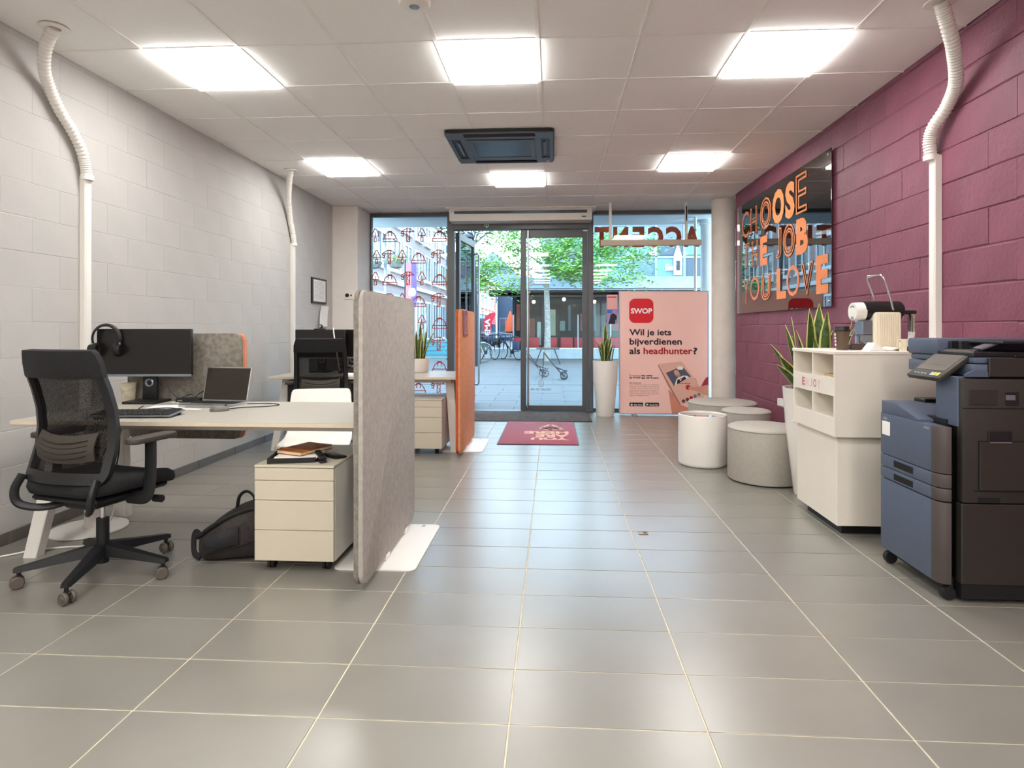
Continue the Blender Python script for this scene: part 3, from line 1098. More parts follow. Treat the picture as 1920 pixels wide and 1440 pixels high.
# mouse
t = thing('computer_mouse', 'dark computer mouse in front of the open laptop', 'mouse', (-1.905, 3.33, 0.7405), math.radians(-60))
g = G().sphere((0, 0, 0.008), 0.052, 0.6, 1, 0.5, 18, 10)
bmesh.ops.bisect_plane(g.bm, geom=g.bm.verts[:] + g.bm.edges[:] + g.bm.faces[:], plane_co=(0, 0, 0.0005), plane_no=(0, 0, -1), clear_outer=True)
g.obj('body', mat('mouse_grey', '6E6A66', 0.4), t)
G().cyl((-0.004, 0.03, 0.029), (0.004, 0.03, 0.029), 0.007, n=10).obj('wheel', BLACK, t)
# mouse cord and other cables are things of their own
def cable(label, pts, r, m, name='cable', n=8):
    o = G().tube(spline(pts, n), r, n=6).obj(name, m, None, 60)
    return props(o, label, 'cable')


cable('thin grey mouse cord looping behind the laptop on the front desk', [(-1.90, 3.385, 0.7445), (-1.84, 3.47, 0.744), (-1.72, 3.52, 0.744), (-1.68, 3.60, 0.744), (-1.78, 3.66, 0.744), (-1.90, 3.63, 0.744)], 0.0028, BLACK)
cable('black cable hanging from the front monitor stand to the dock', [(-2.50, 3.74, 0.86), (-2.46, 3.74, 0.80), (-2.40, 3.73, 0.765), (-2.34, 3.72, 0.785), (-2.305, 3.72, 0.79), (-2.30, 3.70, 0.775)], 0.0032, BLACK)
cable('black cable arched beside the dock against the felt screen', [(-2.31, 3.745, 0.765), (-2.27, 3.75, 0.80), (-2.22, 3.75, 0.815), (-2.16, 3.75, 0.79), (-2.14, 3.75, 0.746)], 0.003, BLACK)
cable('thin dark keyboard cord lying behind the keyboard', [(-2.22, 3.19, 0.752), (-2.28, 3.30, 0.7435), (-2.20, 3.40, 0.7435), (-2.12, 3.33, 0.7435), (-2.27, 3.43, 0.7435), (-2.40, 3.36, 0.7435), (-2.48, 3.50, 0.7435)], 0.0025, BLACK)
for i in range(3):
    o = G().tube(spline([(-2.64 + .03 * i, 3.55, 0.70), (-2.66 + .02 * i, 3.50, 0.60), (-2.68 + .05 * i, 3.42, 0.44), (-2.71 + .04 * i, 3.40, 0.30 - .05 * i)], 8), 0.004, n=6).obj('cable', BLACK, None, 60)
    props(o, ['leftmost', 'middle', 'rightmost'][i] + ' black cable of the three hanging below the front desk', 'cable', 'cables hanging below the front desk')
cable('thin white cable running along the left wall below the desk end', [(-3.062, 2.98, 0.70), (-3.060, 2.93, 0.55), (-3.058, 2.88, 0.40), (-3.058, 2.82, 0.25), (-3.056, 2.70, 0.12), (-3.05, 2.62, 0.08)], 0.004, WHITE_P)
cable('white cable lying on the floor between the desk leg and the wall', [(-3.04, 2.95, 0.006), (-2.98, 2.97, 0.006), (-2.90, 3.03, 0.006), (-2.83, 3.10, 0.006), (-2.70, 3.16, 0.006), (-2.55, 3.18, 0.006), (-2.42, 3.14, 0.006)], 0.005, WHITE_P)
cable('white cable looping down to the round foot below the front desk', [(-2.62, 3.50, 0.70), (-2.60, 3.45, 0.45), (-2.58, 3.42, 0.25), (-2.62, 3.42, 0.09), (-2.68, 3.44, 0.033)], 0.004, WHITE_P)

# dock, tumbler, sheets
t = thing('docking_station', 'small black dock on the front desk between monitor and laptop', 'dock', (-2.335, 3.735, 0.7405), math.radians(8))
G().box(-0.075, 0.075, -0.035, 0.035, 0.0, 0.026, bev=.004).obj('housing', BLACK, t)
G().box(-0.06, -0.03, -0.0365, -0.034, 0.008, 0.016).obj('port', STEEL, t)
t = thing('plastic_cup', 'cloudy plastic tumbler on the front desk left of the monitor stand', 'cup', (-2.75, 3.74, 0.7405))
CUPM = mat('cloudy_plastic', 'C3BBA4', 0.35, noise=0.2, nscale=30)
g = G().lathe([(0, 0), (0.034, 0.0), (0.037, 0.01), (0.045, 0.118), (0.0435, 0.118), (0.036, 0.012), (0.0, 0.008)], (0, 0), 24)
g.obj('cup_body', CUPM, t)
G().tube([(0.0445 * math.cos(a), 0.0445 * math.sin(a), 0.118) for a in [2 * PI * k / 24 for k in range(24)]], 0.0018, n=6, closed=True).obj('rim', CUPM, t)
for i, (x, y, rz, lab) in enumerate([(-2.32, 3.50, 0.2, 'white sheet of paper on the front desk before the dock'),
                                     (-2.12, 3.40, -0.15, 'white slip of paper in front of the open laptop')]):
    s_ = 0.105 if i == 0 else 0.06
    o = G().box(-s_, s_, -0.07 if i == 0 else -.02, 0.07 if i == 0 else .02, 0, 0.0012).obj('paper_sheet', PAPER)
    o.location = (x, y, 0.7402)
    o.rotation_euler = (0, 0, rz)
    props(o, lab, 'paper')
o = G().box(-.035, .035, -0.007, .007, 0, 0.006, bev=.002).obj('usb_plug', WHITE_P)
o.location = (-2.385, 3.66, .7405); o.rotation_euler = (0, 0, -.5)
props(o, 'small white plug lying on the front desk beside the dock', 'plug')

# things on the rear desk
t = thing('desk_phone', 'black desk phone on the rear desk beside the grey divider', 'phone', (-2.12, 6.18, 0.7405), math.radians(-10))
G().prism([(-0.09, 0), (0.09, 0), (0.09, 0.07), (-0.09, 0.025)], 'X', -0.09, 0.09, bev=.004).obj('base', BLACK, t)
G().box(-0.085, -0.035, -0.085, 0.085, 0.06, 0.085, bev=.01, seg=2).obj('handset', BLACK, t)
G().box(0.0, 0.07, 0.02, 0.07, 0.062, 0.078, M=Matrix.Rotation(0.1, 4, 'X')).obj('display', STEEL, t)
for k in range(3):
    o = G().prism(rrect(-0.11, 0.11, -0.15, 0.15, 0.02, 2), 'Z', 0, 0.004).obj('paper_sheet', PAPER)
    o.location = (-2.05 + 0.02 * k, 5.92 + .02 * k, 0.7405 + 0.0045 * k); o.rotation_euler = (0, 0, 0.2 * k)
    props(o, ['bottom', 'middle', 'topmost'][k] + ' white sheet of the loose stack on the rear desk', 'paper', 'sheets stacked on the rear desk')
cable('white cable hanging down in front of the rear monitors', [(-2.345, 6.29, 1.215), (-2.32, 6.24, 1.15), (-2.28, 6.2, 0.98), (-2.23, 6.15, 0.80), (-2.20, 6.13, 0.747)], 0.007, WHITE_P)

# round-footed stand below the desk
t = thing('pedestal_stand', 'white round-footed stand on the floor behind the office chair', 'stand', (-2.80, 3.47, 0))
G().lathe([(0, 0), (0.20, 0.0), (0.205, 0.004), (0.203, 0.012), (0.04, 0.018), (0, 0.018)], (0, 0), 40).obj('foot_disc', WHITE_M, t)
G().cyl((0.02, 0, 0.016), (0.02, 0, 0.66), 0.04, n=20).obj('column', WHITE_M, t)
G().lathe([(0, 0.66), (0.14, 0.66), (0.145, 0.665), (0.14, 0.672), (0, 0.672)], (0.02, 0), 30).obj('top_plate', WHITE_M, t)


# ------------------------------------------------------------------ drawer pedestals
def make_pedestal(label):
    t = thing('drawer_pedestal', label, 'drawer unit', (-1.282, 3.15, 0), 0, 'white drawer pedestals on castors', world_parts=True)
    x0, x1, y0, y1, z0, z1 = -1.484, -1.081, 2.905, 3.44, 0.058, 0.535
    g = G()
    g.box(x0, x0 + .012, y0 + .02, y1, z0, z1 - .014); g.box(x1 - .012, x1, y0 + .02, y1, z0, z1 - .014)
    g.box(x0 + .012, x1 - .012, y1 - .012, y1, z0, z1 - .014); g.box(x0 + .012, x1 - .012, y0 + .03, y1 - .012, z0, z0 + .015)
    g.obj('carcass', WHITE_M, t)
    G().box(x0 - .001, x1 + .001, y0 - .001, y1, z1 - .013, z1, bev=.002).obj('top_panel', WHITE_D, t)
    for za, zb in ((0.460, 0.519), (0.361, 0.457), (0.213, 0.358), (0.060, 0.210)):
        G().box(x0 + .001, x1 - .001, y0, y0 + .018, za, zb, bev=.0015).obj('drawer', WHITE_D, t)
    g = G()
    g.box(x0 + .004, x1 - .004, y0 + .012, y0 + .028, z0 + .005, z1 - .015)
    g.obj('shadow_gap', BLACK, t)
    for x in (x0 + .06, x1 - .06):
        for y in (y0 + .07, y1 - .07):
            g = G()
            g.cyl((x - .016, y, 0.0265), (x - .003, y, 0.0265), 0.026, n=16)
            g.cyl((x + .003, y, 0.0265), (x + .016, y, 0.0265), 0.026, n=16)
            g.cyl((x, y, 0.03), (x, y, z0 + .003), 0.009, n=8)
            g.obj('castor', RUBBER, t)
    return t


ped = make_pedestal('white drawer pedestal in front, with papers and a notebook on top')
dup(ped, 'white drawer pedestal below the rear desk beside the orange divider', (-1.262, 5.93, 0))

# tray, papers, notebook, stapler on the pedestal
t = thing('letter_tray', 'black letter tray on the front drawer pedestal', 'tray', (-1.345, 3.09, 0.5355), math.radians(12))
G().box(-0.115, 0.115, -0.145, 0.145, 0.0, 0.006, bev=.002).obj('base', BLACK, t)
g = G()
g.box(-0.115, 0.115, -0.147, -0.143, 0.0, 0.026); g.box(-0.117, -0.113, -0.145, 0.145, 0, 0.026); g.box(0.113, 0.117, -0.145, 0.145, 0, 0.026)
g.box(-0.115, 0.115, 0.143, 0.147, 0.0, 0.026)
g.obj('rim', BLACK, t)
SHT = mat('pale_pink_sheet', 'EBC9B8', .8)
for k in range(3):
    o = G().box(-0.108, 0.108, -0.138, 0.138, 0, 0.006, bev=.001).obj('folder', [PAPER, SHT, PAPER][k])
    o.location = (-1.34 + .012 * k, 3.095 + .008 * k, 0.5435 + 0.0065 * k); o.rotation_euler = (0, 0, 0.21 - .06 * k)
    props(o, ['white papers at the bottom of the black tray', 'pink folder in the black tray below the notebook', 'white papers directly below the brown notebook'][k], 'papers', 'papers in the black tray')
t = thing('notebook', 'brown leather notebook on top of the papers on the pedestal', 'notebook', (-1.315, 3.115, 0.5635), math.radians(-22))
LEATH = mat('brown_leather', '9A552C', 0.5, noise=0.15, nscale=30, bump=0.1)
G().prism(rrect(-0.085, 0.085, -0.115, 0.115, 0.008, 3), 'Z', 0.0, 0.004, bev=.001).obj('cover', LEATH, t)
G().prism(rrect(-0.085, 0.085, -0.115, 0.115, 0.008, 3), 'Z', 0.018, 0.022, bev=.001).obj('cover', LEATH, t)
G().box(-0.081, 0.081, -0.111, 0.111, 0.004, 0.018).obj('page_block', mat('page_cream', 'E8D2A8', .8), t)
G().box(-0.0855, 0.0855, -0.075, -0.069, -0.0003, 0.0228).obj('elastic_band', mat('tan_band', 'D99A5A', .6), t)
t = thing('stapler', 'small black stapler beside the tray on the front pedestal', 'stapler', (-1.19, 3.01, 0.5358), math.radians(35))
G().box(-0.018, 0.018, -0.065, 0.065, 0, 0.012, bev=.003).obj('base', BLACK, t)
G().box(-0.016, 0.016, -0.062, 0.06, 0.0, 0.018, bev=.005, M=Matrix.Translation((0, 0, 0.022)) @ Matrix.Rotation(0.12, 4, 'X')).obj('arm', BLACK, t)
G().cyl((-0.0175, -0.045, 0.022), (0.0175, -0.045, 0.022), 0.005, n=10).obj('hinge_pin', CHROME, t)
o = G().prism(rrect(-0.035, 0.035, -0.07, 0.07, 0.01, 3), 'Z', 0, 0.009, bev=.002).obj('mobile_phone', BLACK)
o.location = (-1.155, 3.115, 0.5358); o.rotation_euler = (0, 0, 0.9)
props(o, 'dark mobile phone lying at the right of the front pedestal top', 'phone')


# ------------------------------------------------------------------ dividers
def make_divider(label):
    t = thing('room_divider', label, 'room divider', (-0.885, 3.20, 0), 0, 'felt room dividers on plates', world_parts=True)
    o_ = rrect(2.69, 3.715, 0.03, 1.392, 0.05, 6, (1, 1, 1, 1))
    G().prism(o_, 'X', -0.887, -0.866, bev=.009).obj('felt_face', FELT, t)
    G().prism(o_, 'X', -0.909, -0.888, bev=.009).obj('felt_back', FELT_D, t)
    g = G().prism(rrect(-1.11, -0.69, 2.955, 3.66, 0.04, 5), 'Z', 0.0, 0.006, bev=.002)
    bp = g.obj('base_plate', WHITE_M, t)
    for y in (3.10, 3.50):
        G().box(-0.915, -0.86, y - .03, y + .03, 0.006, 0.034, bev=.002).obj('upright_clamp', WHITE_M, t)
    g = G()
    for k in range(2):
        g.box(-0.80, -0.78 + .0, 3.615 + .02 * k, 3.627 + .02 * k, 0.006, 0.0066)
    g.obj('maker_plate', STEEL, bp)
    return t


dv = make_divider('tall grey felt room divider on a white floor plate')
dv2 = dup(dv, 'tall orange felt room divider on a white floor plate', (-0.885, 6.075, 0), swap={'grey_felt': FELT_O, 'dark_grey_felt': mat('orange_felt_dark', 'B8552E', .95, noise=.08, nscale=30)})
# leaflet draped over the orange divider
LEAFLET = mat('leaflet_plum', '8A3A4E', 0.6, noise=0.5, nscale=9, col2='B05A5E')
t = thing('hanging_leaflet', 'plum leaflet draped over the top of the orange divider', 'leaflet', (-0.885, 5.82, 1.2), world_parts=True)
pr = [(-0.861, 1.135), (-0.859, 1.30), (-0.860, 1.385), (-0.872, 1.3985), (-0.90, 1.3985), (-0.914, 1.385), (-0.915, 1.30)]
g = G()
g.grid(lambda u, v: Vector((pr[v][0], 5.70 + 0.30 * u + (0.02 if v < 1 else 0), pr[v][1])), [0, .25, .5, .75, 1], range(len(pr)))
g.obj('sheet', LEAFLET, t, solid=0.002)
g = G()
P = lambda u, v: (-0.8565, 5.78 + u, 1.22 + v)
ribbon(g, [(0.02, -0.05), (0.08, 0.0), (0.04, 0.06), (0.10, 0.12), (0.16, 0.05), (0.12, -0.03)], 0.016, P)
ribbon(g, [(0.05, -0.06), (0.15, -0.05), (0.18, 0.0)], 0.012, P)
g.obj('print', mat('leaflet_pink', 'E6A98E', .6), t)


# ------------------------------------------------------------------ backpack
t = thing('backpack', 'black backpack slumped on the floor left of the front drawer pedestal', 'backpack', (-1.69, 3.14, 0), math.radians(12))
t.scale = (0.86, 1, 1)
BAG = mat('bag_nylon', '2B2523', 0.75, noise=0.3, nscale=14, bump=0.4, bscale=50)
BAG2 = mat('bag_nylon_black', '161619', 0.7, noise=0.3, nscale=14, bump=0.4, bscale=40)
g = G()
secs = [(-0.215, 0.02, 0.12, 0.06), (-0.185, 0.0, 0.145, 0.12), (-0.12, 0.0, 0.195, 0.14), (-0.03, 0.0, 0.25, 0.15), (0.06, 0, 0.275, 0.15), (0.14, 0, 0.285, 0.14), (0.19, 0.0, 0.25, 0.12), (0.215, 0.02, 0.17, 0.07)]
n = 18
rings = []
for x, zb, zt, hy in secs:
    ring = []
    for k in range(n):
        a = 2 * PI * k / n
        cy, cz = math.cos(a), math.sin(a)
        e = 0.6
        yy = hy * math.copysign(abs(cy) ** e, cy) * (1 + 0.05 * math.sin(5 * a + x * 30))
        zz = zb + (zt - zb) * (0.5 + 0.5 * math.copysign(abs(cz) ** e, cz)) + 0.006 * math.sin(4 * a + 40 * x)
        ring.append(g.bm.verts.new((x, yy, max(0.002, zz))))
    rings.append(ring)
for A, B in zip(rings, rings[1:]):
    for k in range(n):
        g.bm.faces.new((A[k], A[(k + 1) % n], B[(k + 1) % n], B[k]))
g.bm.faces.new(rings[0]); g.bm.faces.new(rings[-1][::-1])
o = g.obj('body', BAG, t, 70)
md = o.modifiers.new('smooth', 'SUBSURF'); md.levels = 1; md.render_levels = 1
g = G().tube(spline([(-0.20, -0.09, 0.13), (-0.12, -0.115, 0.185), (0.0, -0.11, 0.24), (0.10, -0.10, 0.265), (0.18, -0.07, 0.25)], 6), 0.012, n=8, ry=.02)
g.obj('zip_flap', BAG2, t)
g = G().tube(spline([(-0.01, 0.0, 0.245), (0.005, 0.0, 0.31), (0.045, 0.0, 0.335), (0.085, 0.0, 0.31), (0.10, 0.0, 0.26)], 8), 0.012, n=8, ry=.006)
g.obj('grab_handle', BAG2, t)
g = G().tube(spline([(-0.20, -0.05, 0.12), (-0.228, -0.05, 0.145), (-0.242, -0.05, 0.11), (-0.235, -0.06, 0.04), (-0.19, -0.09, 0.02)], 6), 0.016, n=8, ry=.007)
g.obj('strap', BAG2, t)
g = G().tube(spline([(-0.16, -0.145, 0.06), (-0.05, -0.16, 0.075), (0.06, -0.163, 0.095), (0.16, -0.15, 0.12)], 6), 0.004, n=6)
g.obj('zip', DARK, t)
g = G()
g.grid(lambda u, v: Vector((-0.15 + 0.20 * u, -0.155 - 0.012 * math.sin(PI * u) * math.sin(PI * v), 0.06 + 0.085 * v + 0.05 * u)), [i / 8 for i in range(9)], [i / 6 for i in range(7)])
g.obj('side_pocket', BAG2, t, 60, solid=0.01)


# ------------------------------------------------------------------ office chair
NET = bpy.data.materials.new('chair_net')
NET.use_nodes = True
N_, L_ = NET.node_tree.nodes, NET.node_tree.links
N_.clear()
no = N_.new('ShaderNodeOutputMaterial'); nm = N_.new('ShaderNodeMixShader'); nd = N_.new('ShaderNodeBsdfDiffuse'); ntp = N_.new('ShaderNodeBsdfTransparent')
nd.inputs[0].default_value = (0.012, 0.011, 0.011, 1)
ntc = N_.new('ShaderNodeTexCoord')
nsep = N_.new('ShaderNodeSeparateXYZ')
L_.new(ntc.outputs['Object'], nsep.inputs[0])
prod = []
for ax in ('X', 'Z'):
    k1 = N_.new('ShaderNodeMath'); k1.operation = 'MULTIPLY'; k1.inputs[1].default_value = 2 * PI / 0.0055
    k2 = N_.new('ShaderNodeMath'); k2.operation = 'SINE'
    L_.new(nsep.outputs[ax], k1.inputs[0]); L_.new(k1.outputs[0], k2.inputs[0])
    prod.append(k2)
nmu = N_.new('ShaderNodeMath'); nmu.operation = 'MULTIPLY'
L_.new(prod[0].outputs[0], nmu.inputs[0]); L_.new(prod[1].outputs[0], nmu.inputs[1])
nmr = N_.new('ShaderNodeMath'); nmr.operation = 'LESS_THAN'; nmr.inputs[1].default_value = 0.72
L_.new(nmu.outputs[0], nmr.inputs[0])
L_.new(nmr.outputs[0], nm.inputs[0]); L_.new(ntp.outputs[0], nm.inputs[1]); L_.new(nd.outputs[0], nm.inputs[2]); L_.new(nm.outputs[0], no.inputs[0])

CH_BASE = mat('chair_plastic', '121316', 0.5, noise=0.05)


def back_pt(u, v):
    """u -1..1 across, v 0..1 up the backrest"""
    z = 0.50 + 0.615 * v
    hw_ = 0.246 - 0.018 * v * v
    y = -0.205 + 0.045 * math.sin(PI * min(1, v * 1.2)) - 0.05 * v * v - 0.03 * (1 - v) ** 3
    y += 0.055 * u * u
    return Vector((u * hw_, y, z))


def make_office_chair(label):
    t = thing('office_chair', label, 'office chair', (0, 0, 0), 0, 'black mesh office chairs')
    us = [-1, -0.93, -0.86, -0.6, -0.3, 0, 0.3, 0.6, 0.86, 0.93, 1]
    vs = [0, 0.04, 0.08, 0.25, 0.4, 0.55, 0.7, 0.80, 0.81, 0.9, 0.97, 1.0]
    edge = lambda i, j: i < 2 or i > 7 or j < 2

    def bp(u, v):
        r = 1.0
        if v > 0.9:
            r = 1 - 0.10 * ((v - 0.9) / 0.1) ** 2
        if v < 0.08:
            r = 1 - 0.08 * ((0.08 - v) / 0.08) ** 2
        return back_pt(u * r, v)
    fr = G().grid(bp, us, vs, lambda i, j: not (edge(i, j) and j < 8)).obj('back_frame', BLACK, t, 60, solid=0.034)
    G().grid(bp, us, vs, lambda i, j: not (j >= 7)).obj('head_band', BLACK_F, t, 60, solid=0.040)
    G().grid(bp, us, vs, lambda i, j: edge(i, j) or j >= 8).obj('mesh_panel', NET, t, 60)
    # lumbar pad, ribbed
    g = G().grid(lambda u, v: back_pt(u * 0.72, 0.15 + 0.20 * v + 0.03 * u * u) + Vector((0, -0.012 - 0.02 * math.sin(PI * v), 0)), [-1 + i / 6 for i in range(13)], [i / 6 for i in range(7)])
    lp = g.obj('lumbar_pad', mat('lumbar_grey', '3A342C', 0.6), t, 60, solid=0.008)
    for k in range(4):
        g = G().tube([back_pt(u * 0.6, 0.185 + 0.038 * k + 0.03 * u * u) + Vector((0, -0.035, 0)) for u in [-1 + i / 8 for i in range(17)]], 0.0022, n=6)
        g.obj('lumbar_rib', BLACK, lp)
    # lower loop and spine
    g = G()
    for s_ in (-1, 1):
        g.tube(spline([(s_ * 0.225, -0.215, 0.53), (s_ * 0.235, -0.245, 0.46), (s_ * 0.215, -0.235, 0.395), (s_ * 0.13, -0.17, 0.372), (s_ * 0.05, -0.05, 0.40)], 8), 0.019, n=8, ry=.014)
    g.obj('back_bracket', CH_BASE, t)
    g = G().prism([(-0.05, 0.0), (0.05, 0.0), (0.022, 0.26), (-0.022, 0.26)], 'Y', -0.012, 0.012, bev=.004)
    g.xf(Matrix.Translation((0, -0.235, 0.535)) @ Matrix.Rotation(math.radians(-128), 4, 'X'))
    g.obj('back_bracket', CH_BASE, t)
    # seat
    g = G()
    ol = rrect(-0.245, 0.245, -0.235, 0.245, 0.09, 5)
    def ring(scale, z, dip):
        return [g.bm.verts.new((x * scale, y * scale + (0.004), z - (dip * max(0, (y - 0.08) / 0.17) ** 2) + 0.012 * (x / 0.245) ** 2)) for x, y in ol]
    rs = [ring(0.86, 0.432, 0.025), ring(0.97, 0.440, 0.03), ring(1.0, 0.462, 0.035), ring(0.985, 0.488, 0.035), ring(0.9, 0.502, 0.03), ring(0.6, 0.497, 0.01)]
    for A, B in zip(rs, rs[1:]):
        for k in range(len(A)):
            g.bm.faces.new((A[k], A[(k + 1) % len(A)], B[(k + 1) % len(A)], B[k]))
    g.bm.faces.new(rs[0][::-1]); g.bm.faces.new(rs[-1])
    g.obj('seat', BLACK_F, t, 60)
    g = G().box(-0.20, 0.20, -0.20, 0.20, 0.405, 0.435, bev=.012)
    g.box(-0.09, 0.09, -0.13, 0.12, 0.355, 0.408, bev=.012)
    g.obj('seat_mechanism', CH_BASE, t)
    g = G().cyl((0.09, 0.05, 0.385), (0.30, 0.05, 0.385), 0.008, n=8)
    g.cyl((0.27, 0.05, 0.385), (0.315, 0.05, 0.385), 0.018, n=12)
    g.obj('height_lever', CH_BASE, t)
    for s_ in (-1, 1):
        g = G()
        g.tube(spline([(s_ * 0.17, -0.01, 0.40), (s_ * 0.27, -0.01, 0.405), (s_ * 0.297, -0.005, 0.45), (s_ * 0.30, 0.0, 0.56), (s_ * 0.30, 0.0, 0.675)], 6), 0.032, n=8, ry=.014)
        a_ = g.obj('armrest', CH_BASE, t)
        G().prism(rrect(s_ * 0.298 - 0.042, s_ * 0.298 + 0.042, -0.12, 0.135, 0.035, 4), 'Z', 0.675, 0.703, bev=.008).obj('arm_pad', mat('arm_pad_grey', '3E3833', .55) if s_ < 0 else bpy.data.materials['arm_pad_grey'], a_)
    # column
    g = G().cyl((0, 0, 0.155), (0, 0, 0.28), 0.028, n=16)
    g.cyl((0, 0, 0.06), (0, 0, 0.16), 0.026, 0.03, n=16)
    g.obj('column_sleeve', CH_BASE, t)
    G().cyl((0, 0, 0.27), (0, 0, 0.375), 0.014, n=12).obj('gas_lift', CHROME, t)
    # five-star foot and castors
    for k in range(5):
        a = math.radians(9 + 72 * k)
        M = Matrix.Rotation(a, 4, 'Z')
        g = G()
        hs = [(0.0, 0.036, 0.105, 0.155), (0.06, 0.034, 0.10, 0.15), (0.20, 0.026, 0.088, 0.122), (0.33, 0.02, 0.075, 0.098), (0.345, 0.016, 0.078, 0.094)]
        rr = [[g.bm.verts.new(p) for p in ((x, -w, z0), (x, w, z0), (x, w * .7, z1), (x, -w * .7, z1))] for x, w, z0, z1 in hs]
        for A, B in zip(rr, rr[1:]):
            for q in range(4):
                g.bm.faces.new((A[q], A[(q + 1) % 4], B[(q + 1) % 4], B[q]))
        g.bm.faces.new(rr[0]); g.bm.faces.new(rr[-1][::-1])
        g.xf(M)
        g.obj('foot_arm', CH_BASE, t)
        c = M @ Vector((0.325, 0, 0))
        ca = Matrix.Translation((c.x, c.y, 0)) @ Matrix.Rotation(a * 1.7 + 0.6, 4, 'Z')
        g = G().cyl((0, 0, 0.04), (0, 0, 0.082), 0.009, n=8)
        g.box(-0.022, 0.016, -0.006, 0.006, 0.02, 0.056, bev=.004)
        g.xf(ca)
        cs = g.obj('castor', CH_BASE, t)
        for s_ in (-1, 1):
            g = G()
            pr_ = [(0.0, -0.011), (0.012, -0.011), (0.014, -0.008), (0.024, -0.009), (0.0285, -0.004), (0.0285, 0.004), (0.024, 0.009), (0, 0.009)]
            g.lathe(pr_, (0, 0), 20)
            g.xf(ca @ Matrix.Translation((-0.006, s_ * 0.0175, 0.0288)) @ Matrix.Rotation(PI / 2, 4, 'X'))
            g.obj('wheel', mat('castor_grey', '5B544C', .5) if 'castor_grey' not in bpy.data.materials else bpy.data.materials['castor_grey'], cs)
    return t


chair = make_office_chair('black mesh-backed office chair in front of the first desk')
chair.location = (-2.22, 2.84, 0)
chair.rotation_euler = (0, 0, math.radians(-13))
dup(chair, 'black mesh-backed office chair at the rear desk, behind the white shell chair', (-2.25, 5.76, 0), math.radians(14))

# white shell chair
t = thing('visitor_chair', 'white plastic shell chair behind the front desk', 'chair', (-1.63, 4.07, 0), math.radians(16))
prof = [(-0.36, 0.425, 0.21), (-0.33, 0.437, 0.23), (-0.26, 0.432, 0.235), (-0.10, 0.420, 0.235), (0.06, 0.418, 0.23), (0.16, 0.440, 0.228), (0.215, 0.49, 0.225), (0.25, 0.57, 0.222), (0.285, 0.68, 0.218), (0.305, 0.755, 0.21), (0.308, 0.768, 0.195)]
g = G().grid(lambda u, v: Vector((prof[v][2] * u, prof[v][0], prof[v][1] + (0.03 if v < 6 else 0.0) * u * u * (1 if v > 1 else .3) - (0.0 if v < 7 else 0.0))) + Vector((0, -0.03 * u * u if v >= 6 else 0, 0)),
            [-1 + i / 6 for i in range(13)], range(len(prof)))
o = g.obj('shell', WHITE_G, t, 70, solid=0.012)
md = o.modifiers.new('smooth', 'SUBSURF'); md.levels = 1; md.render_levels = 1
for s_ in (-1, 1):
    for fx, fy, tx, ty in ((0.24, -0.24, 0.17, -0.14), (0.23, 0.22, 0.16, 0.12)):
        G().tube([(s_ * fx, fy, 0.006), (s_ * (tx + .01), ty - (.01 if ty < 0 else -.01), 0.38), (s_ * tx, ty, 0.405), (s_ * (tx - .05), ty * .8, 0.41)], 0.011, n=10).obj('leg', STEEL, t)
G().box(-0.15, 0.15, -0.13, 0.12, 0.398, 0.414, bev=.004).obj('seat_frame', STEEL, t)

# ------------------------------------------------------------------ snake plants


def snake_leaf(h, w, az, lean, curve, seed):
    g = G()
    r = random.Random(seed)
    nsec = 9
    cols = [-1, -0.70, 0, 0.70, 1]
    rows = []
    d = Vector((math.cos(az), math.sin(az), 0))
    fold_dir = Vector((-math.sin(az + r.uniform(-.8, .8)), math.cos(az + r.uniform(-.8, .8)), 0)).normalized()
    nrm = Vector((0, 0, 1)).cross(fold_dir)
    for i in range(nsec + 1):
        tt = i / nsec
        c = d * (lean * tt + curve * tt * tt) + Vector((0, 0, h * tt))
        ww = w * (0.50 + 0.55 * math.sin(PI * min(1, tt * 0.75 + 0.12))) * (1 if tt < .7 else max(0.02, 1 - ((tt - .7) / .3) ** 1.6))
        tw = r.uniform(-.04, .04) + 0.35 * tt
        fd = fold_dir * math.cos(tw) + nrm * math.sin(tw)
        nn = Vector((0, 0, 1)).cross(fd)
        rows.append([g.bm.verts.new(c + fd * (cc * ww / 2) + nn * (0.22 * ww * abs(cc))) for cc in cols])
    for A, B in zip(rows, rows[1:]):
        for k in range(4):
            f = g.bm.faces.new((A[k], A[k + 1], B[k + 1], B[k]))
            f.material_index = 1 if k in (0, 3) else 0
    for f in g.bm.faces:
        f.smooth = True
    me = bpy.data.meshes.new('leaf')
    g.bm.to_mesh(me)
    g.bm.free()
    me.materials.append(LEAF_G)
    me.materials.append(LEAF_Y)
    return me


def snake_plant(t, c, leaves, seed):
    for i, (dx, dy, h, w, az, lean, curve) in enumerate(leaves):
        me = snake_leaf(h, w, math.radians(az), lean, curve, seed + i)
        o = link_mesh('leaf', me, t, (dx, dy, c))
        md = o.modifiers.new('thickness', 'SOLIDIFY'); md.thickness = 0.003


def planter(t, prof, soil_z, soil_r):
    G().lathe(prof, (0, 0), 40).obj('pot', WHITE_G, t, 40)
    G().lathe([(0, soil_z), (soil_r, soil_z - 0.004)], (0, 0), 30).obj('soil', SOIL, t)


def rand_leaves(n, r, hmin, hmax, w, lean, seed):
    q = random.Random(seed)
    out = []
    for i in range(n):
        a = 360 * i / n + q.uniform(-20, 20)
        rr = r * math.sqrt(q.random())
        out.append((rr * math.cos(math.radians(a)), rr * math.sin(math.radians(a)), q.uniform(hmin, hmax), w * q.uniform(.8, 1.15), a, q.uniform(.2, 1) * lean, q.uniform(-.02, .08)))
    return out


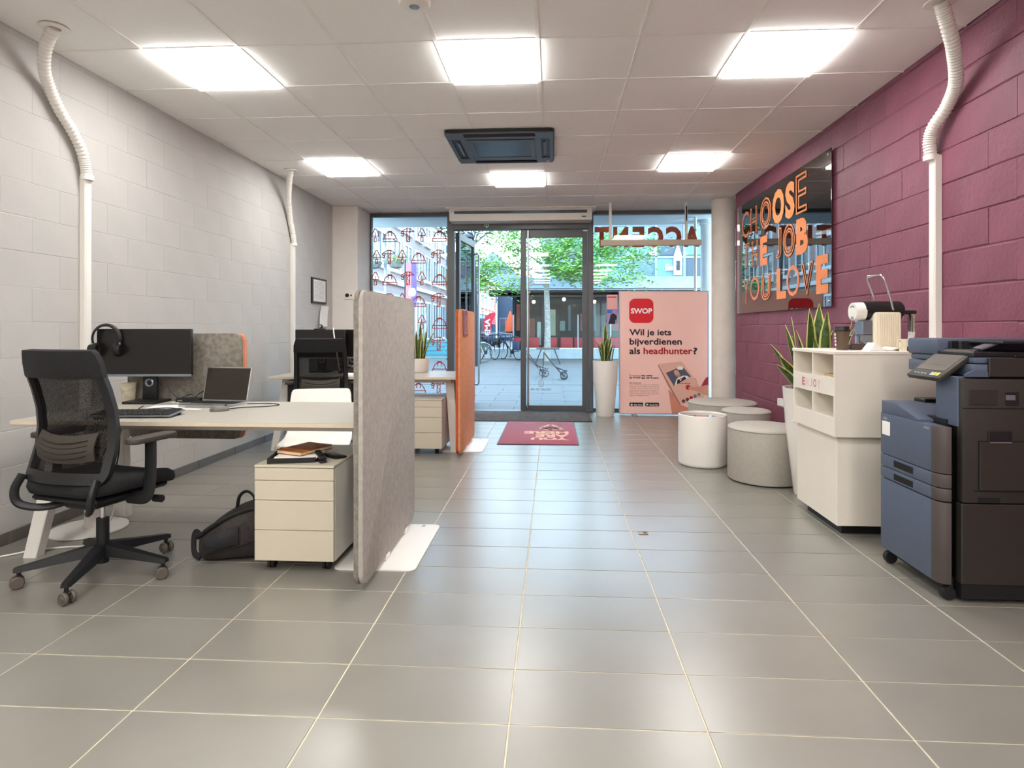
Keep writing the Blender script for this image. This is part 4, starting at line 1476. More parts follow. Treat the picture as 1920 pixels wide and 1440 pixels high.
t = thing('potted_snake_plant', 'low white pot of dense snake plant on the rear desk', 'plant', (-1.455, 6.40, 0.7405))
planter(t, [(0, 0), (0.105, 0), (0.112, 0.008), (0.128, 0.15), (0.118, 0.15), (0.112, 0.12), (0, 0.115)], 0.135, 0.116)
snake_plant(t, 0.13, [(0.02, 0.0, 0.42, .045, 90, .01, .0), (-.04, .02, .35, .04, 150, .03, .01)] + rand_leaves(16, 0.085, 0.20, 0.36, 0.038, 0.06, 5) + [(0.06, -.03, .26, .035, 0, .06, .06)], 40)

t = thing('potted_snake_plant', 'tall white tapered planter with snake plant between door and pink banner', 'plant', (0.722, 8.38, 0))
planter(t, [(0, 0), (0.118, 0), (0.122, 0.01), (0.166, 0.5), (0.172, 0.765), (0.160, 0.765), (0.156, 0.70), (0, 0.69)], 0.735, 0.157)
snake_plant(t, 0.73, [(0.0, 0.0, 0.56, .062, 80, .02, .0), (0.03, -.03, 0.40, .06, 20, .05, .02)] + rand_leaves(13, 0.10, 0.22, 0.42, 0.055, 0.12, 9), 80)

t = thing('potted_snake_plant', 'tall white planter with large snake plant between poufs and coffee cabinet', 'plant', (1.895, 4.50, 0))
planter(t, [(0, 0), (0.125, 0), (0.13, 0.01), (0.185, 0.5), (0.205, 0.78), (0.192, 0.78), (0.186, 0.71), (0, 0.70)], 0.745, 0.188)
snake_plant(t, 0.74, [(0.06, 0.04, 0.66, .095, 60, .02, .0), (-0.06, -.03, 0.46, .075, 200, .06, .03), (0.02, .03, 0.56, .08, 100, .02, .02), (0.11, -.02, 0.42, .075, 10, .10, .05),
                      (-0.10, -.06, 0.28, .075, 190, .10, .08), (-.05, -.10, .34, .07, 230, .06, .05), (0.13, .02, .50, .06, 350, .13, .05), (.08, -.06, .46, .08, 300, .02, .02), (.02, -.06, .40, .075, 160, .03, 0),
                      (-.04, .08, .42, .07, 140, .05, .03), (-.10, .02, .50, .07, 175, .07, .02), (-.08, .06, .56, .065, 150, .05, .0), (-.14, -.02, .36, .075, 185, .12, .06),
                      (.10, .08, .60, .075, 40, .07, .02), (.04, -.10, .58, .08, 270, .01, .02), (.13, -.08, .52, .075, 330, .06, .04), (-.13, -.08, .22, .08, 200, .10, .10), (-.02, .0, .62, .085, 100, .01, .0)], 120)

# ------------------------------------------------------------------ poufs and side table
POUF = mat('pouf_grey', 'B4AFA6', 0.75, noise=0.04, nscale=40, bump=0.08, bscale=300)
SEAM = mat('pouf_seam', '8E897F', 0.8)


def pouf(label, x, y, r, h):
    t = thing('pouf', label, 'pouf', (x, y, 0), 0, 'round grey poufs')
    G().lathe([(0, 0.012), (r - .004, 0.012), (r, 0.02), (r, h - 0.012)], (0, 0), 56).obj('side_cover', POUF, t, 50)
    G().lathe([(r, h - 0.012), (r - .004, h - .002), (r - .02, h + 0.006), (r * .6, h + .012), (0, h + 0.014)], (0, 0), 56).obj('cushion_top', POUF, t, 60)
    G().tube([(r * math.cos(a), r * math.sin(a), h - 0.012) for a in [2 * PI * k / 56 for k in range(56)]], 0.0035, n=6, closed=True).obj('piping', SEAM, t, 60)
    G().lathe([(0, 0), (r - .02, 0), (r - .02, 0.013)], (0, 0), 40).obj('foot_ring', BLACK, t)
    return t


pouf('largest grey pouf in front, left of the tall white planter', 1.700, 4.93, 0.285, 0.425)
pouf('slim grey pouf between the white side table and the large pouf', 1.835, 5.83, 0.225, 0.435)
pouf('wide low grey pouf at the back, in front of the pink banner', 1.875, 6.78, 0.365, 0.40)

t = thing('side_table', 'white drum side table with dark glass top beside the grey poufs', 'side table', (1.333, 5.45, 0))
G().lathe([(0, 0.0), (0.19, 0.0), (0.205, 0.012), (0.21, 0.03), (0.21, 0.435), (0.208, 0.448), (0.200, 0.450), (0.196, 0.445), (0.196, 0.425)], (0, 0), 56).obj('drum', WHITE_G, t, 40)
G().lathe([(0, 0.432), (0.1955, 0.432), (0.1955, 0.424), (0, 0.424)], (0, 0), 56).obj('glass_top', mat('dark_mirror_glass', '3A2A2C', 0.05, spec=1.0, metal=0.0, coat=1.0, coat_rough=0.02), t)

# ------------------------------------------------------------------ mats
MATB = mat('entrance_mat_brown', '6B594A', 0.95, noise=0.35, nscale=12, bump=0.6, bscale=200, col2='4A4340')
t = thing('entrance_mat', 'brown entrance mat running along the foot of the doors', 'mat', (-0.46, 8.2, 0.0005), world_parts=True)
G().prism(rrect(-1.44, 0.495, 7.80, 8.69, 0.01, 2), 'Z', 0.001, 0.012, bev=.003).obj('pile', MATB, t)
g = G()
g.box(-1.45, 0.505, 7.785, 7.802, 0.0005, 0.009); g.box(0.493, 0.507, 7.785, 8.69, 0.0005, 0.009); g.box(-1.452, -1.438, 7.785, 8.69, 0.0005, 0.009)
g.obj('edge_trim', BLACK, t)
MATR = mat('red_mat', 'A3264A', 0.85, noise=0.1, nscale=10, bump=0.3, bscale=300, sheen=0.3)
PEACH = mat('mat_peach', 'F2C3A6', 0.8)
t = thing('floor_mat', 'crimson floor mat with peach lettering in front of the doors', 'mat', (-0.16, 6.99, 0.0005), world_parts=True)
G().prism(rrect(-0.578, 0.262, 6.245, 7.745, 0.012, 2), 'Z', 0.001, 0.009, bev=.002).obj('pile', MATR, t)
G().prism(rrect(-0.588, 0.272, 6.235, 7.755, 0.012, 2), 'Z', 0.0006, 0.006).obj('rubber_edge', BLACK, t)
zt = 0.0095
for s_, x0, w, y0, y1 in (('YOU', 0.172, 0.413, 6.475, 6.625), ('ARE', 0.178, 0.375, 6.655, 6.825), ('HERE', 0.178, 0.512, 6.86, 7.02)):
    text(s_, 'writing', PEACH, t, (x0, y1, zt), (-1, 0, 0), (0, -1, 0), w, y1 - y0, bold=0.05, depth=.0005)
g = G()
P = lambda u, v: (-0.03 + u, 7.25 + v, zt + .0003)
arc = [(0.11 * math.cos(math.radians(a)), 0.04 - 0.15 + 0.15 * math.sin(math.radians(a)) + 0.05) for a in range(200, 341, 14)]
ribbon(g, [(-0.14, -0.04), (-0.10, -0.11), (0, -0.14), (0.10, -0.11), (0.14, -0.04), (0.10, 0.06), (0, 0.26), (-0.10, 0.06)], 0.045, P, True)
ribbon(g, [(0.065 * math.cos(a), -0.02 + 0.055 * math.sin(a)) for a in [2 * PI * k / 16 for k in range(16)]], 0.035, P, True)
g.obj('pin_mark', PEACH, t)
o = text('ACCENT', 'writing', PEACH, t, (-0.22, 7.64, zt), (-1, 0, 0), (0, -1, 0), 0.17, 0.035, bold=0.02, depth=.0005)

# brass floor outlet
t = thing('floor_outlet', 'small brass outlet cover set in the floor tiles', 'outlet', (0.53, 3.59, 0), world_parts=True)
G().prism(rrect(0.505, 0.56, 3.565, 3.615, 0.004, 2), 'Z', 0.0002, 0.003, bev=.001).obj('cover', mat('brass', '9A7A4E', .35, metal=.8), t)
G().box(0.515, 0.53, 3.58, 3.60, 0.0028, 0.0036).obj('flap', STEEL, t)
G().box(0.535, 0.55, 3.58, 3.60, 0.0028, 0.0036).obj('flap', BLACK, t)

# ------------------------------------------------------------------ banner
BAN = mat('banner_salmon', 'FFCFC5', 0.55, noise=0.03, nscale=2)
t = thing('banner', 'large salmon pink advertising banner beside the round column', 'banner', (1.527, 8.45, 0), world_parts=True)
BX0, BX1, BZ0, BZ1, BY = 0.918, 2.135, 0.022, 1.727, 8.39
G().box(BX0 + .008, BX1 - .008, BY, BY + .08, BZ0 + .006, BZ1 - .006).obj('printed_panel', BAN, t)
g = G()
g.box(BX0, BX0 + .012, BY - .002, BY + .085, BZ0, BZ1); g.box(BX1 - .012, BX1, BY - .002, BY + .085, BZ0, BZ1)
g.box(BX0 + .012, BX1 - .012, BY - .002, BY + .085, BZ0, BZ0 + .012); g.box(BX0 + .012, BX1 - .012, BY - .002, BY + .085, BZ1 - .012, BZ1)
g.obj('frame', ALU_L, t)
for x in (1.13, 1.92):
    G().prism([(8.30, 0.0), (8.56, 0.0), (8.56, 0.01), (8.50, 0.022), (8.36, 0.022), (8.30, 0.01)], 'X', x - .03, x + .03, bev=.002).obj('foot', STEEL, t)
G().cyl((1.51, BY + .04, BZ1), (1.51, BY + .04, BZ1 + .015), 0.006, n=8).obj('hook', STEEL, t)


def bx(cx):
    return BX0 + (cx - 70) / 957 * (BX1 - BX0)


def bz(cy):
    return BZ1 - (cy - 40) / 1332 * (BZ1 - BZ0)


FL = {}


def flat(name, color, pts, layer):
    if color not in FL:
        FL[color] = mat('print_' + color, color, 0.55)
    y = BY - 0.0008 - 0.0006 * layer
    g = G().prism([(bx(a), bz(b)) for a, b in pts], 'Y', y, y + .0005)
    return g.obj(name, FL[color], t)


def disc(cx, cy, r, n=20):
    return [(cx + r * math.cos(2 * PI * k / n), cy + r * math.sin(2 * PI * k / n)) for k in range(n)]


def btext(s, color, x0, x1, ytop, ybot, bold=0.02, layer=3):
    if color not in FL:
        FL[color] = mat('print_' + color, color, 0.55)
    return text(s, 'writing', FL[color], t, (bx(x0), BY - 0.001 - .0006 * layer, bz(ybot)), (1, 0, 0), (0, 0, 1), bx(x1) - bx(x0), bz(ytop) - bz(ybot), bold=bold, depth=.0004)


flat('app_badge', 'DE1226', [(a, b) for a, b in rrect(176, 438, 122, 385, 62, 8)], 1)
btext('SWOP', 'FFFFFF', 194, 424, 226, 284, 0.03)
INK = '2A1420'
btext('Wil je iets', INK, 178, 628, 452, 540, .025)
btext('bijverdienen', INK, 180, 742, 550, 642, .025)
btext('als', INK, 178, 295, 650, 722, .025)
btext('headhunter', 'B01C26', 330, 855, 650, 722, .025)
btext('?', INK, 862, 908, 650, 722, .025)
btext('Download', 'B01C26', 178, 300, 942, 962, .0)
btext('dan zeker', INK, 308, 430, 942, 962, .03)
btext('de SWOP app van Accent.', INK, 178, 497, 966, 992, .03)
btext('Hoe werkt het?', INK, 178, 305, 1026, 1040, .02)
lines = ['In onze SWOP app vacatures op SWOP en', 'naast alle vacature deels je een beloning', 'vanaf 250 of een job via via vind. Geef op', 'onze site als app met je vrienden of', 'iedereen en verdien mee. Wacht je', 'meteen opgenomen op onze lijst. Dan', 'begint de headhunter dus.']
for k, s_ in enumerate(lines):
    btext(s_, '8A4A4A', 178, 497 if k < 6 else 392, 1046 + 19.5 * k, 1060 + 19.5 * k, .0)
for x0, x1, s_, a_, b_ in ((178, 326, 'App Store', 226, 316), (349, 498, 'Google Play', 396, 488)):
    flat('store_badge', '1A1416', rrect(x0, x1, 1246, 1286, 5, 2), 1)
    btext(s_, 'FFFFFF', a_, b_, 1262, 1282, .02)
flat('store_mark', 'FFFFFF', disc(203, 1270, 11, 12), 2)
flat('store_mark', 'FFFFFF', [(190 + 172, 1254), (385, 1267), (362, 1280)], 2)
# phone in a hand
flat('print_hand', 'D98E78', [(596, 1104), (612, 1112), (650, 1150), (690, 1200), (728, 1262), (790, 1290), (830, 1300), (800, 1372), (640, 1372), (625, 1300), (612, 1200)], 1)
flat('print_phone', 'E9B7A6', [(488, 838), (500, 826), (735, 800), (752, 812), (905, 1020), (985, 1165), (975, 1185), (735, 1266), (715, 1262), (600, 1060)], 2)
flat('print_phone_edge', 'A8786C', [(484, 842), (490, 836), (722, 1250), (728, 1266), (716, 1264), (600, 1070)], 3)
flat('print_photo', '56586C', [(572, 924), (745, 848), (838, 960), (658, 1066)], 3)
flat('print_figure', 'F2EDEA', [(680, 1000), (700, 975), (760, 950), (800, 955), (822, 970), (664, 1062)], 4)
flat('print_figure', '2A2028', [(690, 1005), (712, 985), (728, 1012), (742, 985), (768, 958), (790, 985), (690, 1048)], 5)
flat('print_figure', 'F2EDEA', [(712, 985), (735, 972), (750, 970), (730, 1010)], 6)
flat('print_figure', 'D8A48C', [(655, 905), (668, 892), (690, 892), (706, 905), (724, 945), (722, 968), (700, 972), (680, 955), (660, 930)], 6)
flat('print_figure', 'B8877A', [(682, 945), (718, 938), (722, 966), (702, 972), (688, 962)], 7)
flat('print_figure', '2A2028', [(722, 978), (736, 984), (746, 974), (748, 994), (736, 986), (728, 996)], 8)
flat('speech_bubble', 'F6F0EC', rrect(692, 755, 852, 888, 12, 4), 5)
btext('Ik wil deze job', INK, 716, 832, 1030, 1046, .02, 5).rotation_euler = (0, 0, 0)
flat('print_button', 'C4161F', disc(808, 1078, 26), 4)
flat('print_finger', 'DE9A84', [(812, 1078), (835, 1068), (900, 1074), (940, 1066), (1018, 1050), (1026, 1060), (1026, 1168), (985, 1160), (930, 1130), (830, 1102), (812, 1092)], 6)
flat('print_sleeve', '9E2F3E', [(946, 1068), (975, 1010), (1000, 972), (1026, 960), (1026, 1064), (985, 1072)], 5)
flat('print_finger', 'DE9A84', [(868, 985), (884, 975), (905, 1012), (896, 1026)], 1)
for k, c_ in enumerate(['5A3A42', '5A3A42', 'C4161F', '7A7478', '8A8488']):
    flat('print_icon', c_, disc(760 + 41 * k, 1226 - 18 * k, 19, 16), 4)

# ------------------------------------------------------------------ coffee cabinet
t = thing('coffee_cabinet', 'white coffee cabinet with four cubbyholes standing before the planter', 'cabinet', (1.97, 3.87, 0), world_parts=True)
CX0, CX1 = 1.655, 2.285
G().box(CX0 + .05, CX1, 3.66, 4.13, 0.0, 0.062).obj('plinth', BLACK, t)
G().box(CX0, CX1, 3.605, 4.175, 0.06, 0.585, bev=.002).obj('lower_body', WHITE_C, t)
g = G()
ux0, uy0, uy1 = 1.625, 3.565, 4.165
zs_ = [0.585, 0.693, 0.82, 0.925, 1.052, 1.079]
th = 0.018
depth = 0.27
g.box(ux0, CX1, uy0, uy0 + th, zs_[0], 1.062)
g.box(ux0, CX1, uy1 - th, uy1, zs_[0], 1.062)
g.box(ux0 + depth, CX1, uy0 + th, uy1 - th, zs_[0], 1.062)
g.box(ux0 + .001, ux0 + depth, 3.856, 3.874, zs_[1], 1.062)
g.box(ux0, ux0 + .02, uy0 + th, uy1 - th, zs_[0], zs_[1])
g.box(ux0, ux0 + .02, uy0 + th, uy1 - th, zs_[2], zs_[3])
g.obj('upper_box', WHITE_C, t)
for z in (zs_[1], zs_[3]):
    G().box(ux0 + .02, ux0 + depth, uy0 + th, uy1 - th, z - .012, z).obj('cubby_shelf', WHITE_C, t)
G().box(ux0 - .006, CX1, uy0 - .006, uy1 + .006, 1.061, 1.081, bev=.003).obj('top_panel', WHITE_C, t)
G().box(ux0 - .004, ux0 + .03, uy1, uy1 + .035, 0.581, 0.589).obj('shelf_lip', WHITE_C, t)
ENJ = [('E', 'C96A70'), ('N', 'E6C3C0'), ('J', 'E6C3C0'), ('O', 'C98A8E'), ('Y', 'E0B0AE'), ('!', 'EBCFCB')]
yy = 4.02
for ch, c_ in ENJ:
    if c_ not in FL:
        FL[c_] = mat('print_' + c_, c_, .6)
    w_ = 0.042 if ch != '!' else 0.012
    text(ch, 'letter', FL[c_], t, (ux0 - .0006, yy, 0.847), (0, -1, 0), (0, 0, 1), w_, 0.052, bold=0.04 if ch in 'EO' else 0.01, depth=.0006)
    yy -= w_ + 0.014

t = thing('basket', 'small woven basket in the upper left cubbyhole of the cabinet', 'basket', (1.74, 3.965, 0.9255))
WICK = mat('wicker', 'C9A878', 0.8, noise=0.3, nscale=50, bump=0.4, bscale=120)
G().lathe([(0, 0), (0.06, 0), (0.075, 0.035), (0.069, 0.035), (0.056, 0.006), (0, .006)], (0, 0), 24).obj('basket_body', WICK, t)
for k in range(3):
    rr = 0.063 + .006 * k
    G().tube([(rr * math.cos(a), rr * math.sin(a), 0.006 + .014 * k) for a in [2 * PI * q / 24 for q in range(24)]], 0.004, n=6, closed=True).obj('weave_ring', WICK, t)
t = thing('tray', 'small wooden tray in the upper right cubbyhole of the cabinet', 'tray', (1.74, 3.72, 0.9255))
G().box(-0.07, 0.07, -0.08, 0.08, 0.0, 0.006).obj('base', WICK, t)
g = G()
g.box(-0.07, -0.064, -0.08, 0.08, 0.006, 0.014); g.box(0.064, 0.07, -0.08, 0.08, 0.006, 0.014); g.box(-.064, .064, -.08, -.074, .006, .014); g.box(-.064, .064, .074, .08, .006, .014)
g.obj('rim', WICK, t)

# coffee machine
t = thing('coffee_machine', 'cream capsule coffee machine with raised lever on the cabinet', 'coffee machine', (1.99, 3.865, 1.0815), world_parts=True)
CREAM = mat('cream_plastic', 'E6DDC6', 0.4)
zt = 1.0815
g = G().box(1.965, 2.135, 3.80, 3.93, zt, 1.318, bev=.02, seg=3)
bd = g.obj('body', CREAM, t)
for k in range(10):
    x = 1.998 + 0.0132 * k
    G().cyl((x, 3.800, zt + .02), (x, 3.800, 1.302), 0.0046, n=8).obj('rib', CREAM, bd)
g = G().cyl((1.925, 3.865, 1.325), (2.14, 3.865, 1.325), 0.058, n=28)
g.sphere((2.14, 3.865, 1.325), 0.058, 0.6, 1, 1, 20, 12)
g.obj('brew_head', BLACK, t, 40)
g = G().cyl((1.868, 3.865, 1.318), (1.93, 3.865, 1.318), 0.056, 0.059, n=28)
fc = g.obj('front_cap', WHITE_P, t)
for dy in (-0.018, 0.0, 0.018):
    G().cyl((1.8665, 3.865 + dy, 1.352 - abs(dy) * .25), (1.869, 3.865 + dy, 1.352 - abs(dy) * .25), 0.005, n=10).obj('button', BLACK, fc)
G().prism([(-0.02, 0), (0.02, 0), (0.012, 0.02), (-0.012, .02)], 'X', 1.8655, 1.8685).xf(Matrix.Translation((0, 3.865, 1.268))).obj('spout_mark', ALU_L, fc)
g = G().tube(spline([(2.085, 3.812, 1.325), (2.06, 3.812, 1.43), (2.03, 3.815, 1.525)], 5) + [Vector((2.022, 3.825, 1.54)), Vector((2.018, 3.84, 1.543)), Vector((1.985, 3.905, 1.541)), Vector((1.985, 3.912, 1.535))] + spline([(1.987, 3.918, 1.52), (2.02, 3.92, 1.43), (2.05, 3.92, 1.325)], 5), 0.008, n=8)
g.obj('lever', CHROME, t, 60)
G().box(1.905, 1.968, 3.815, 3.915, zt + .045, 1.262, bev=.004).obj('front_panel', STEEL, t)
G().box(1.83, 1.97, 3.81, 3.92, zt, 1.118, bev=.006).obj('drip_tray', mat('drip_brown', '4A3C34', .4), t)
g = G().box(1.845, 1.965, 3.815, 3.915, 1.170, 1.178, bev=.002)
g.box(1.888, 1.902, 3.855, 3.875, 1.118, 1.17); g.box(1.955, 1.967, 3.83, 3.90, 1.118, 1.17)
g.obj('cup_support', CHROME, t)
g = G().box(2.148, 2.228, 3.825, 3.915, zt + .03, 1.305, bev=.012, seg=2)
g.obj('water_tank', CLEAR, t)
G().box(2.14, 2.232, 3.82, 3.92, 1.303, 1.325, bev=.004).obj('tank_lid', BLACK, t)
G().box(2.135, 2.225, 3.82, 3.92, zt, zt + .03, bev=.004).obj('tank_base', BLACK, t)

t = thing('takeaway_cup', 'dark takeaway coffee cup with black lid left of the coffee machine', 'cup', (1.775, 3.80, 1.0815))
G().lathe([(0, 0), (0.031, 0), (0.032, .003), (0.042, 0.118), (0, 0.118)], (0, 0), 28).obj('cup_body', mat('cup_brown', '5E4A3A', .5), t)
g = G().lathe([(0.045, 0.114), (0.046, 0.122), (0.043, 0.126), (0.042, 0.142), (0.038, 0.145), (0.036, 0.139), (0, 0.139)], (0, 0), 28)
g.obj('lid', BLACK, t)
g = G()
for k in range(4):
    a = math.radians(200)
    g.box(-0.0395 + .0 + .0025 * 0, -0.0375, -0.008, 0.008, 0.025 + .021 * k, 0.038 + .021 * k, M=Matrix.Translation((-.0014 * k + .0005, 0, 0)))
g.obj('cup_lettering', PAPER, t)

for k, (x, y, rz, lab) in enumerate([(1.89, 3.66, 0.3, 'folded white napkin standing up before the coffee machine'), (2.00, 3.70, -0.2, 'crumpled white napkin lying on the cabinet below the coffee machine')]):
    g = G()
    if k == 0:
        g.prism([(-0.06, 0), (0.06, 0), (0.02, 0.026), (-0.015, 0.048), (-0.04, 0.02)], 'Y', -0.03, 0.03, bev=.002)
    else:
        q = random.Random(4)
        g.grid(lambda u, v: Vector((0.055 * u, 0.045 * v, 0.012 + 0.010 * math.sin(3 * u + 2) * math.cos(2 * v) + q.uniform(-.003, .003))), [-1 + i / 4 for i in range(9)], [-1 + i / 3 for i in range(7)])
    o = g.obj('napkin', PAPER, None, 50, solid=0.006 if k else 0)
    o.location = (x, y, 1.0815)
    o.rotation_euler = (0, 0, rz)
    props(o, lab, 'napkin')
t = thing('mug', 'white mug holding stirring sticks at the right end of the cabinet', 'mug', (2.05, 3.62, 1.0815), math.radians(20))
G().lathe([(0, 0), (0.030, 0), (0.033, .006), (0.036, 0.07), (0.0325, 0.07), (0.029, .008), (0, .006)], (0, 0), 28).obj('mug_body', CREAM, t)
G().tube(spline([(-0.034, 0, 0.058), (-0.055, 0, 0.058), (-0.06, 0, 0.04), (-0.052, 0, 0.02), (-0.033, 0, 0.018)], 5), 0.005, n=8).obj('handle', CREAM, t)
for k in range(5):
    o = G().box(-0.0025, 0.0025, -0.001, 0.001, 0.0, 0.105).obj('stirring_stick', WHITE_P, None)
    o.location = (2.054 + .004 * k, 3.612 + .004 * k, 1.092)
    o.rotation_euler = (0.05 * (k - 2), 0.16 + .04 * k, 0)
    props(o, 'thin stirring stick in the white mug', 'stick', 'stirring sticks in the mug')

# ------------------------------------------------------------------ copier
t = thing('copier', 'dark office copier with tilted touch panel at the right edge', 'copier', (2.0, 3.0, 0), world_parts=True)
PB = mat('copier_blue_grey', '4E596D', 0.45, noise=0.03, nscale=30, bump=0.03, bscale=600)
PD = mat('copier_brown_black', '2B2722', 0.5, noise=0.04, nscale=30, bump=0.03, bscale=600)
PK = mat('copier_black', '101012', 0.5)
PC = mat('copier_taupe', '4A4240', 0.5, noise=0.03)
y0, y1, x0, x1 = 2.78, 3.25, 1.716, 2.30
# lower cabinet and drawers (the front faces left, into the room)
G().box(x0 + .06, x1, y0 + .03, y1 - .02, 0.03, 0.09).obj('base', PK, t)
G().box(x0 + .07, x1, y0 + .06, y1, 0.085, 0.80).obj('inner_body', PK, t)


def front_panel(name, za, zb, m=PB):
    p = G().prism([(x0 + .07, y1), (x0, y1), (x0, y0 + .052), (x0 + .05, y0 + .052)], 'Z', za, zb, bev=.002).obj(name, m, t, 30)
    o_ = [(x0 + .05, y0 + .051), (x0, y0 + .051), (x0, y0 + .045)] + [(x0 + .045 - .045 * math.cos(math.radians(a)), y0 + .040 - .050 * math.sin(math.radians(a))) for a in (20, 40, 60, 75)] + [(x0 + .05, y0 - .01)]
    G().prism(o_, 'Z', za, zb, bev=.002).obj('corner_trim', PC, p, 40)
    return p


front_panel('lower_door', 0.075, 0.437)
dr = front_panel('paper_drawer', 0.443, 0.498)
dr2 = front_panel('paper_drawer', 0.502, 0.562)
G().box(x0 - .001, x0 + .03, 2.97, 3.13, 0.452, 0.482).obj('handle_recess', DARK, dr)
G().box(x0 - .001, x0 + .03, 2.97, 3.13, 0.517, 0.549).obj('handle_recess', DARK, dr2)
ud = front_panel('upper_door', 0.566, 0.775)
G().box(x0 - .002, x0 + .002, 3.165, 3.235, 0.665, 0.735).obj('label_sheet', PAPER, ud)
G().box(x0 - .002, x0 + .002, 3.19, 3.225, 0.742, 0.757).obj('maker_label', ALU_L, ud)
G().box(x0 - .002, x0 + .002, 2.845, 2.885, 0.752, 0.762).obj('model_label', ALU_L, ud)
# sloping shoulder with the output tray
g = G().prism([(3.25, 0.775), (3.25, 0.838), (3.12, 0.838), (2.93, 0.785), (2.93, 0.775)], 'X', x0 + .003, x1 - .25, bev=.003)
g.obj('output_shoulder', PB, t)
G().box(x0 + .09, x1 - .05, 2.94, 3.16, 0.776, 0.79).obj('output_tray', PK, t)
G().box(x0 + .16, x1 - .10, 3.15, 3.24, 0.836, 0.856, bev=.004).obj('tray_stop', PK, t)
# right-hand column and side cover, facing the camera
G().box(1.795, 1.83, y0 - .005, y0 + .15, 0.775, 1.00, bev=.004).obj('front_column', PB, t)
G().box(2.22, x1, y0, y1, 0.775, 1.0).obj('rear_column', PK, t)
G().box(1.80, x1, y0 + .012, y0 + .15, 0.775, 1.0).obj('inner_column', PK, t)
sd = G().box(1.80, x1 + .0, y0 - .03, y0 + .012, 0.445, 0.992, bev=.006, seg=2).obj('side_cover', PD, t)
G().box(1.797, x1, y0 - .03, y0 + .012, 0.085, 0.440, bev=.004).obj('side_base_cover', PD, t)
G().box(1.80, x1, y0 - .022, y0 + .03, 0.02, 0.084).obj('side_plinth', PK, t)
# bypass door, seams, vents on the side
g = G()
yv = y0 - .0325
for a, b, c, d in ((1.865, 2.3, 0.717, 0.720), (1.865, 1.868, 0.50, 0.717), (1.85, 2.3, 0.497, 0.500), (1.80, 2.3, 0.862, 0.8645)):
    g.box(a, b, yv, y0 - .028, c, d)
g.obj('seam', DARK, sd)
G().box(1.87, 2.30, y0 - .036, y0 - .028, 0.502, 0.715, bev=.002).obj('bypass_door', PD, sd)
G().box(1.905, 2.005, y0 - .038, y0 - .028, 0.716, 0.763, bev=.003).obj('bypass_latch', PK, sd)
G().box(1.91, 2.0, y0 - .041, y0 - .030, 0.712, 0.717).obj('latch_lip', STEEL, sd)
G().box(1.865, 1.955, y0 - .032, y0 - .028, 0.448, 0.470).obj('side_recess', DARK, sd)
G().box(1.825, 1.945, y0 - .034, y0 - .028, 0.877, 0.945, bev=.002).obj('service_flap', PD, sd)
g = G()
for k in range(8):
    g.box(1.98, 2.035, y0 - .033, y0 - .028, 0.877 + .0075 * k, 0.8805 + .0075 * k)
g.obj('vent_slots', DARK, sd)
G().box(1.98, 2.02, y0 - .0336, y0 - .0295, 0.900, 0.922).obj('warning_label', STEEL, sd)
# scanner
G().box(1.86, x1, y0 - .015, y1 + .01, 1.0, 1.055, bev=.006, seg=2).obj('scanner_base', PB, t)
G().box(1.915, x1, y0 - .028, y0 - .010, 1.0, 1.085, bev=.004).obj('scanner_side', PD, t)
G().box(1.87, x1, y0 - .005, y1 + .005, 1.058, 1.085, bev=.006, seg=2).obj('scanner_glass_frame', PB, t)
g = G().prism([(1.93, 1.0), (1.93, 1.02), (1.86, 1.03), (1.82, 1.01), (1.82, 1.0)], 'Y', y0 - .02, y0 - .005)
g.obj('scanner_corner', PB, t)
# document feeder
adf = G().box(1.86, x1, 3.03, 3.27, 1.085, 1.165, bev=.012, seg=2).obj('feeder_housing', PB, t)
G().box(1.862, x1, 3.10, 3.275, 1.095, 1.118).obj('feeder_slot', PK, adf)
G().box(1.865, x1, y0, 3.03, 1.085, 1.108, bev=.005).obj('platen_cover', PK, t)
G().box(1.99, x1, y0 + .0, 3.03, -0.007, 0.007, bev=.004, M=Matrix.Translation((0, 0, 1.150)) @ Matrix.Rotation(0.0, 4, 'X')).obj('feeder_tray', PK, t)
G().box(1.94, 2.03, 2.84, 2.90, -0.005, 0.006, bev=.002, M=Matrix.Translation((0, 0, 0)) @ Matrix.Translation((1.985, 2.87, 1.135)) @ Matrix.Rotation(-0.35, 4, 'Y') @ Matrix.Translation((-1.985, -2.87, 0))).obj('paper_guide', STEEL, t)
for y in (2.93, 3.0):
    G().box(1.91, 1.95, y, y + .02, 1.108, 1.155, bev=.003).obj('feeder_guide', PK, t)
G().box(2.03, 2.10, y0 - .014, y0 + .004, 1.085, 1.097, bev=.003).obj('hinge_cover', PK, t)
# tilted touch panel
Mp = Matrix.Translation((1.835, 2.83, 1.05)) @ Matrix.Rotation(math.radians(-38), 4, 'Y')
pn = G().box(-0.115, 0.10, -0.015, 0.235, -0.012, 0.012, bev=.006, seg=2, M=Mp).obj('touch_panel', PD, t)
G().box(-0.065, 0.085, 0.005, 0.215, 0.0115, 0.0135, M=Mp).obj('panel_screen', mat('panel_screen_grey', '6E6A66', .25), pn)
for k, c_ in enumerate(['E8D060', 'E8D060', 'A8C8E8']):
    G().box(-0.10, -0.08, 0.01 + .022 * k, 0.026 + .022 * k, 0.0118, 0.0142, M=Mp).obj('panel_key', mat('key_' + c_ + str(k), c_, .4), pn)
for k in range(4):
    G().box(-0.097, -0.09, 0.10 + .025 * k, 0.115 + .025 * k, 0.0118, 0.0135, M=Mp).obj('panel_key', STEEL, pn)
G().box(1.80, 1.87, 2.87, 3.0, 1.00, 1.045, bev=.006).obj('panel_arm', PK, t)
G().box(1.815, x1, y0 + .012, y0 + .06, 0.085, 0.80).obj('side_frame', PK, t)
